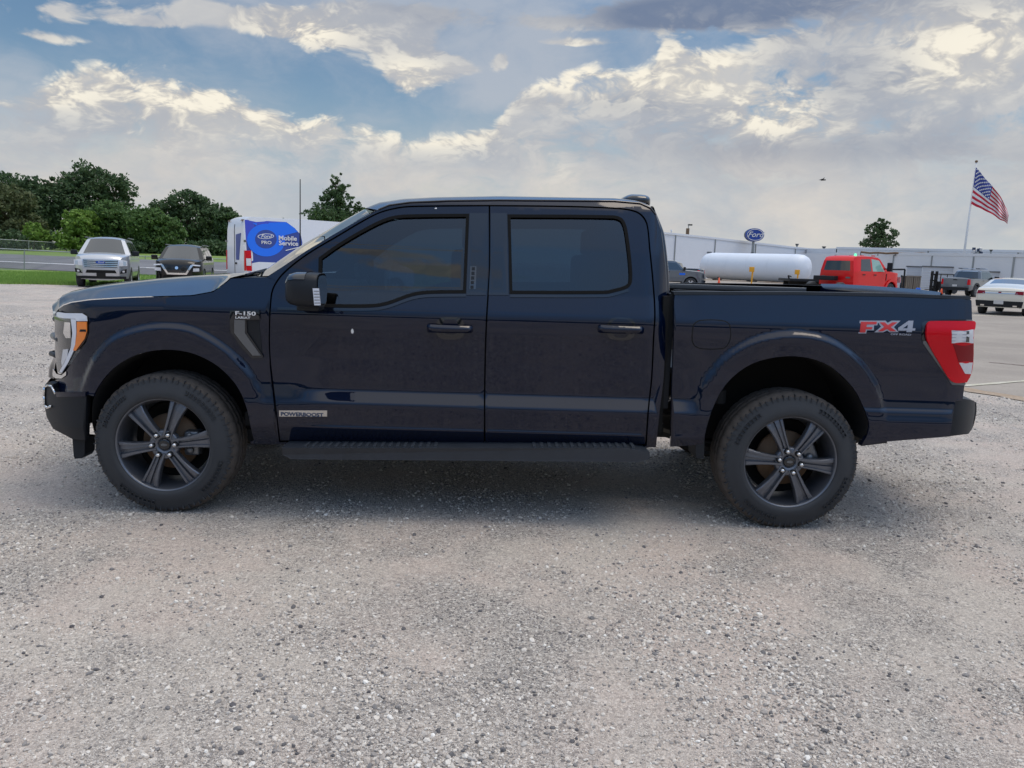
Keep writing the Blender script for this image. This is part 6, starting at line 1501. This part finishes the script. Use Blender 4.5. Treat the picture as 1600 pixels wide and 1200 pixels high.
# oval sign
q = P(1180, 367, 112); k = (q-CAM).dot(cf)/F_PX
sg = thing('oval_sign', 'blue oval dealer sign on a tall pole above the warehouse', 'sign', (q.x, q.y+.3, 0))
def oval(n, rx, rz, y0, y1, mat, par):
    an = [2*math.pi*i/36 for i in range(36)]; V = [(q.x+rx*math.cos(a), q.y+y0, q.z+rz*math.sin(a)) for a in an]+[(q.x+rx*math.cos(a), q.y+y1, q.z+rz*math.sin(a)) for a in an]
    return mk(n, V, [tuple(range(36)), tuple(range(71, 35, -1))]+[(i, 36+i, 36+(i+1) % 36, (i+1) % 36) for i in range(36)], mat, par)
oval('sign_box', 14.2*k, 10.0*k, 0, .5, MT['signblue'], sg)
o = oval('sign_cabinet', 14.8*k, 10.3*k, .5, .9, MT['satin'], sg); 
an = [2*math.pi*i/48 for i in range(49)]; m = MB(); m.path([Vector((q.x+12.4*k*math.cos(a), q.y-.02, q.z+8.4*k*math.sin(a))) for a in an], .045, 5); m.build('sign_border', MT['white'], sg)
text('sign_lettering', 'Ford', 11.5*k, MT['white'], frame((q.x, q.y-.05, q.z-3.2*k), (1, 0, 0), (0, 0, 1)), sg, sx=1.1, shear=.35, align='CENTER', offset=.012)
m = MB(); m.tube((q.x, q.y+.6, 0), (q.x, q.y+.6, q.z-9*k), .18, n=12); m.build('pole', MT['gmetal'], sg)
m = MB(); m.box((q.x-.3, q.y+.2, q.z-33*k), (q.x+.1, q.y+.5, q.z-27*k)); m.build('junction_box', MT['satin'], sg)
# area light pole
q0, q1 = P(1074, 372, 118), P(1076, 351, 118)
lp = thing('light_pole', 'thin area light pole with a small lamp head above the warehouse roof, near the cab', 'light pole', (q0.x, q0.y, 0))
m = MB(); m.tube((q0.x, q0.y, 0), q1, .10, .06, 8); m.build('pole', MT['gmetal'], lp); m = MB(); m.box((q1.x-.1, q1.y-.2, q1.z-.15), (q1.x+.55, q1.y+.2, q1.z+.1), bev=.03); m.build('lamp_head', MT['smoke'], lp)
q = P(1074.5, 364, 118); m = MB(); m.box((q.x-.25, q.y-.2, q.z-.7), (q.x+.2, q.y+.2, q.z+.7), bev=.03); m.build('ballast_box', MT['rust'], lp)
q0, q1 = P(1049, 375, 112), P(1049, 361, 112); lp = thing('vent_pipe', 'thin white vent pipe rising beside the cab roof corner', 'pipe', (q0.x, q0.y, 0)); m = MB(); m.tube((q0.x, q0.y, 0), q1, .08, n=8); m.build('pipe', WALLM, lp); m = MB(); m.tube(q1, q1+Vector((0, 0, .2)), .18, .12, 8); m.build('cap', WALLM, lp)
# flagpole and flag
b0, b1 = P(1507, 392, 88), P(1525.5, 254, 88)
fp = thing('flagpole', 'tall slim white flagpole leaning slightly behind the workshop', 'flagpole', (b0.x, b0.y, 0))
dirp = (b1-b0).normalized(); foot = b0-dirp*(b0.z/dirp.z)
m = MB(); m.tube(foot, b1, .16, .07, 12); m.build('pole', MT['white'], fp, True)
m = MB(); bm = bmesh.new(); bmesh.ops.create_uvsphere(bm, u_segments=12, v_segments=8, radius=.16)
bm.verts.index_update(); m.add([(v.co.x+b1.x, v.co.y+b1.y, v.co.z+b1.z+.12) for v in bm.verts], [[v.index for v in f.verts] for f in bm.faces]); bm.free(); m.build('finial', MT['rust'], fp, True)
def flag():
    topl = [(1524.8, 261), (1531, 268), (1540, 280), (1549, 289), (1556, 297), (1563, 307), (1568, 316), (1573, 326), (1576, 338)]
    botl = [(1517.5, 318.5), (1525, 323), (1533, 326), (1540, 329.5), (1548, 334), (1556, 338.5), (1563, 343), (1569, 346.5), (1574, 350)]
    NU, NV = 52, 26; V = []; Y = 87.7
    T = densify(topl, 99); 
    for i in range(NU+1):
        u = i/NU*8; a = int(min(7, u)); f = u-a; t_ = Vector(topl[a]).lerp(Vector(topl[a+1]), f); b_ = Vector(botl[a]).lerp(Vector(botl[a+1]), f)
        for j in range(NV+1):
            v = j/NV; q = t_.lerp(b_, v); ph = i/NU; w = .55*ph*math.sin(ph*11+v*3.4)+.30*ph*math.sin(ph*21-v*5)
            q = q+Vector((0, 1.1*math.sin(ph*17+v*2)*ph)); V.append(P(q.x, q.y, Y+w))
    F = []; idx = []
    for i in range(NU):
        for j in range(NV):
            F.append((i*(NV+1)+j, i*(NV+1)+j+1, (i+1)*(NV+1)+j+1, (i+1)*(NV+1)+j)); s_ = j//2
            idx.append(2 if (i < NU*.4 and s_ < 7) else (1 if s_ % 2 == 0 else 0))
    o = mk('flag', V, F, None, None, True, mats=[MT['flagw'], MT['flagr'], MT['flagb']], idx=idx)
    tag(o, 'American flag streaming down to the right from the tall flagpole', 'flag')
    def at(u, v):
        a, b = u*NU, v*NV; i, j = int(a), int(b); f, g_ = a-i, b-j; q = lambda i, j: V[i*(NV+1)+j]
        return (q(i, j)*(1-f)*(1-g_)+q(i+1, j)*f*(1-g_)+q(i, j+1)*(1-f)*g_+q(i+1, j+1)*f*g_)
    st = MB()
    for r in range(9):
        for c in range(6 if r % 2 == 0 else 5):
            u = .4*(.5+(c+(0 if r % 2 == 0 else .5)))/6.0; v = 7/13*(r+.6)/9.4; p0 = at(u, v)+Vector((0, -.05, 0)); rr = .125
            st.add([p0+Vector((rr*(1 if k % 2 == 0 else .42)*math.sin(k*math.pi/5), 0, rr*(1 if k % 2 == 0 else .42)*math.cos(k*math.pi/5))) for k in range(10)], [tuple(range(10))])
    s_ = st.build('star', MT['flagw'], o); s_['kind'] = 'stuff'
flag()
# bird
q = P(1287, 281, 42)
m = MB(); m.tube(q-Vector((.16, 0, .01)), q+Vector((.12, 0, 0)), .045, .03, 8); m.add([q, q+Vector((-.05, -.25, .12)), q+Vector((-.18, -.42, .06)), q+Vector((-.12, -.1, 0)), q+Vector((.02, .25, .10)), q+Vector((-.14, .42, .02)), q+Vector((-.12, .1, 0)), q+Vector((-.26, -.04, .0)), q+Vector((-.26, .04, .0))], [(0, 1, 2, 3), (0, 4, 5, 6), (0, 7, 8)])
o = m.build('bird', MT['birdm']); tag(o, 'small dark bird flying high left of the flag', 'bird')
# yellow marker posts, cones, yard clutter
for (px, pt, pb, Y, lab) in ((1174, 417, 443, 62, 'yellow marker post with a square head, the left one of two before the tank'), (1245, 421.5, 444, 66, 'yellow marker post with a square head, the right one beside the black trailer')):
    a, b = P(px, pb, Y), P(px+1, pt, Y); r_ = thing('marker_post', lab, 'marker post', (a.x, a.y, 0), 0, 'yellow marker posts'); h = b.z
    m = MB(); m.tube((a.x, a.y, 0), (a.x, a.y, .25), .17, .06, 10); m.tube((a.x, a.y, .2), (a.x+.03, a.y, h-.3), .055, .075, 10); m.build('post', MT['yellow'], r_); m = MB(); m.box((b.x-.20, b.y-.1, b.z-.42), (b.x+.20, b.y+.1, b.z), bev=.03); m.build('head', MT['yellow'], r_, True)
for (px, pb, Y, h, lab) in ((1123, 444, 56, .65, 'orange traffic cone standing left of the yellow marker posts'), (1471, 455, 53, .45, 'orange traffic cone by the grey pickup tail')):
    a = P(px, pb, Y); r_ = thing('traffic_cone', lab, 'traffic cone', (a.x, a.y, LZ)); hh = max(.45, P(px, pb-12, Y).z) if px < 1200 else .5
    m = MB(); m.tube((a.x, a.y, LZ+.04), (a.x, a.y, .80 if px < 1200 else .55), .16, .03, 12); m.build('cone', MT['orange'], r_, True); m = MB(); m.box((a.x-.22, a.y-.22, LZ), (a.x+.22, a.y+.22, LZ+.05)); m.build('base', MT['orange'], r_)
a = P(1243, 446, 44); tr_ = thing('flatbed_trailer', 'low black flatbed trailer with a winch post, just left of the red pickup', 'trailer', (a.x, a.y, 0))
box('deck', (a.x-.75, a.y-1, 1.00-.12), (a.x+1.6, a.y+1, 1.04), MT['trim'], tr_, .02)
m = MB(); m.tube((a.x-.70, a.y-.8, .95), (a.x-.80, a.y-.8, 1.22), .05); m.tube((a.x-.80, a.y-.8, 1.22), (a.x-.6, a.y-.8, 1.15), .035); m.build('winch_post', MT['trim'], tr_)
for s_ in (-.85, .85):
    m = MB(); m.tube((a.x+.5, a.y+s_-.1, .36), (a.x+.5, a.y+s_+.1, .36), .36, n=20); m.build('wheel', MT['tyre'], tr_)
m = MB(); m.tube((a.x+.5, a.y-.8, .36), (a.x+.5, a.y+.8, .36), .04); m.box((a.x-.6, a.y-.5, .62), (a.x+1.5, a.y-.4, .88)); m.box((a.x-.6, a.y+.4, .62), (a.x+1.5, a.y+.5, .88)); m.box((a.x+.42, a.y-.5, .3), (a.x+.58, a.y-.4, .64)); m.box((a.x+.42, a.y+.4, .3), (a.x+.58, a.y+.5, .64)); m.build('frame', MT['dark'], tr_)
# black gate frame
Y = 60; fr_ = thing('gate_frame', 'open black steel gate frame right of the red pickup bonnet', 'gate frame', P(1400, 450, Y).xy.to_3d())
for (x0, y0, x1, y1) in ((1389, 421, 1414, 421), (1414, 421, 1411, 450), (1390, 421, 1390, 450), (1409, 430, 1407, 450)):
    m = MB(); m.tube(P(x0, y0, Y), P(x1, y1, Y), .07, n=8); m.build('bar', MT['trim'], fr_)
# wooden crates
for (x0, x1, yt, Y, lab) in ((1417, 1428, 430, 62, 'weathered wooden crate, left of the pair by the roller door'), (1428.6, 1440, 430.5, 62, 'weathered wooden crate, right of the pair by the roller door')):
    a, b = P(x0, yt, Y), P(x1, yt, Y); w = b.x-a.x; r_ = thing('wooden_crate', lab, 'crate', ((a.x+b.x)/2, Y+.4, LZ), 0, 'wooden crates by the roller door')
    for k in range(4): box('slat', (a.x+w*k/4+.01, Y, LZ+.08), (a.x+w*(k+1)/4-.02, Y+.04, a.z-.02), MT['wood'], r_)
    box('inner_box', (a.x+.03, Y+.05, LZ+.06), (b.x-.03, Y+.8, a.z-.06), MT['bark'], r_); box('top_rail', (a.x, Y-.03, a.z-.14), (b.x, Y-.002, a.z-.04), MT['wood'], r_); box('skid', (a.x, Y, LZ), (b.x, Y+.8, LZ+.055), MT['wood'], r_)
# forklift
Y = 60; a = P(1452, 450, Y); b = P(1474, 424, Y); fl = thing('forklift', 'dark forklift with a raised mast beside the grey pickup', 'forklift', (a.x+.8, Y+1, LZ))
for x in (a.x+.05, a.x+.42): box('mast_rail', (x, Y-.1, .2), (x+.14, Y+.1, b.z), MT['dark'], fl)
for z in (.5, 1.0, 1.5): box('mast_crossbar', (a.x+.05, Y-.05, z), (a.x+.56, Y+.12, z+.12), MT['dark'], fl)
box('fork', (a.x-.35, Y-.08, .28), (a.x+.1, Y+.06, .34), MT['dark'], fl)
box('body', (a.x+.62, Y-.45, .3), (a.x+2.0, Y+.65, 1.0), MT['dark'], fl, .06); box('overhead_guard', (a.x+.60, Y-.40, b.z-.28), (a.x+1.8, Y+.6, b.z-.20), MT['dark'], fl, .02)
for x, y in ((.65, -.35), (1.7, -.35), (.65, .55), (1.7, .55)): m = MB(); m.tube((a.x+x, Y+y, .95), (a.x+x, Y+y, b.z-.25), .035, n=6); m.build('guard_post', MT['dark'], fl)
for x in (.85, 1.8):
    for y in (-.52, .62): m = MB(); m.tube((a.x+x, Y+y, .30), (a.x+x, Y+y+.1, .30), .27, n=18); m.build('wheel', MT['tyre'], fl)
box('seat', (a.x+1.15, Y-.1, 1.0), (a.x+1.5, Y+.35, 1.35), MT['smoke'], fl, .04)
q = P(1436, 449, 60); o = box('jug', (q.x-.14, q.y, LZ), (q.x+.16, q.y+.25, .42), MT['bluep'], None, .04); tag(o, 'small blue jug on the ground by the wooden crates', 'jug')
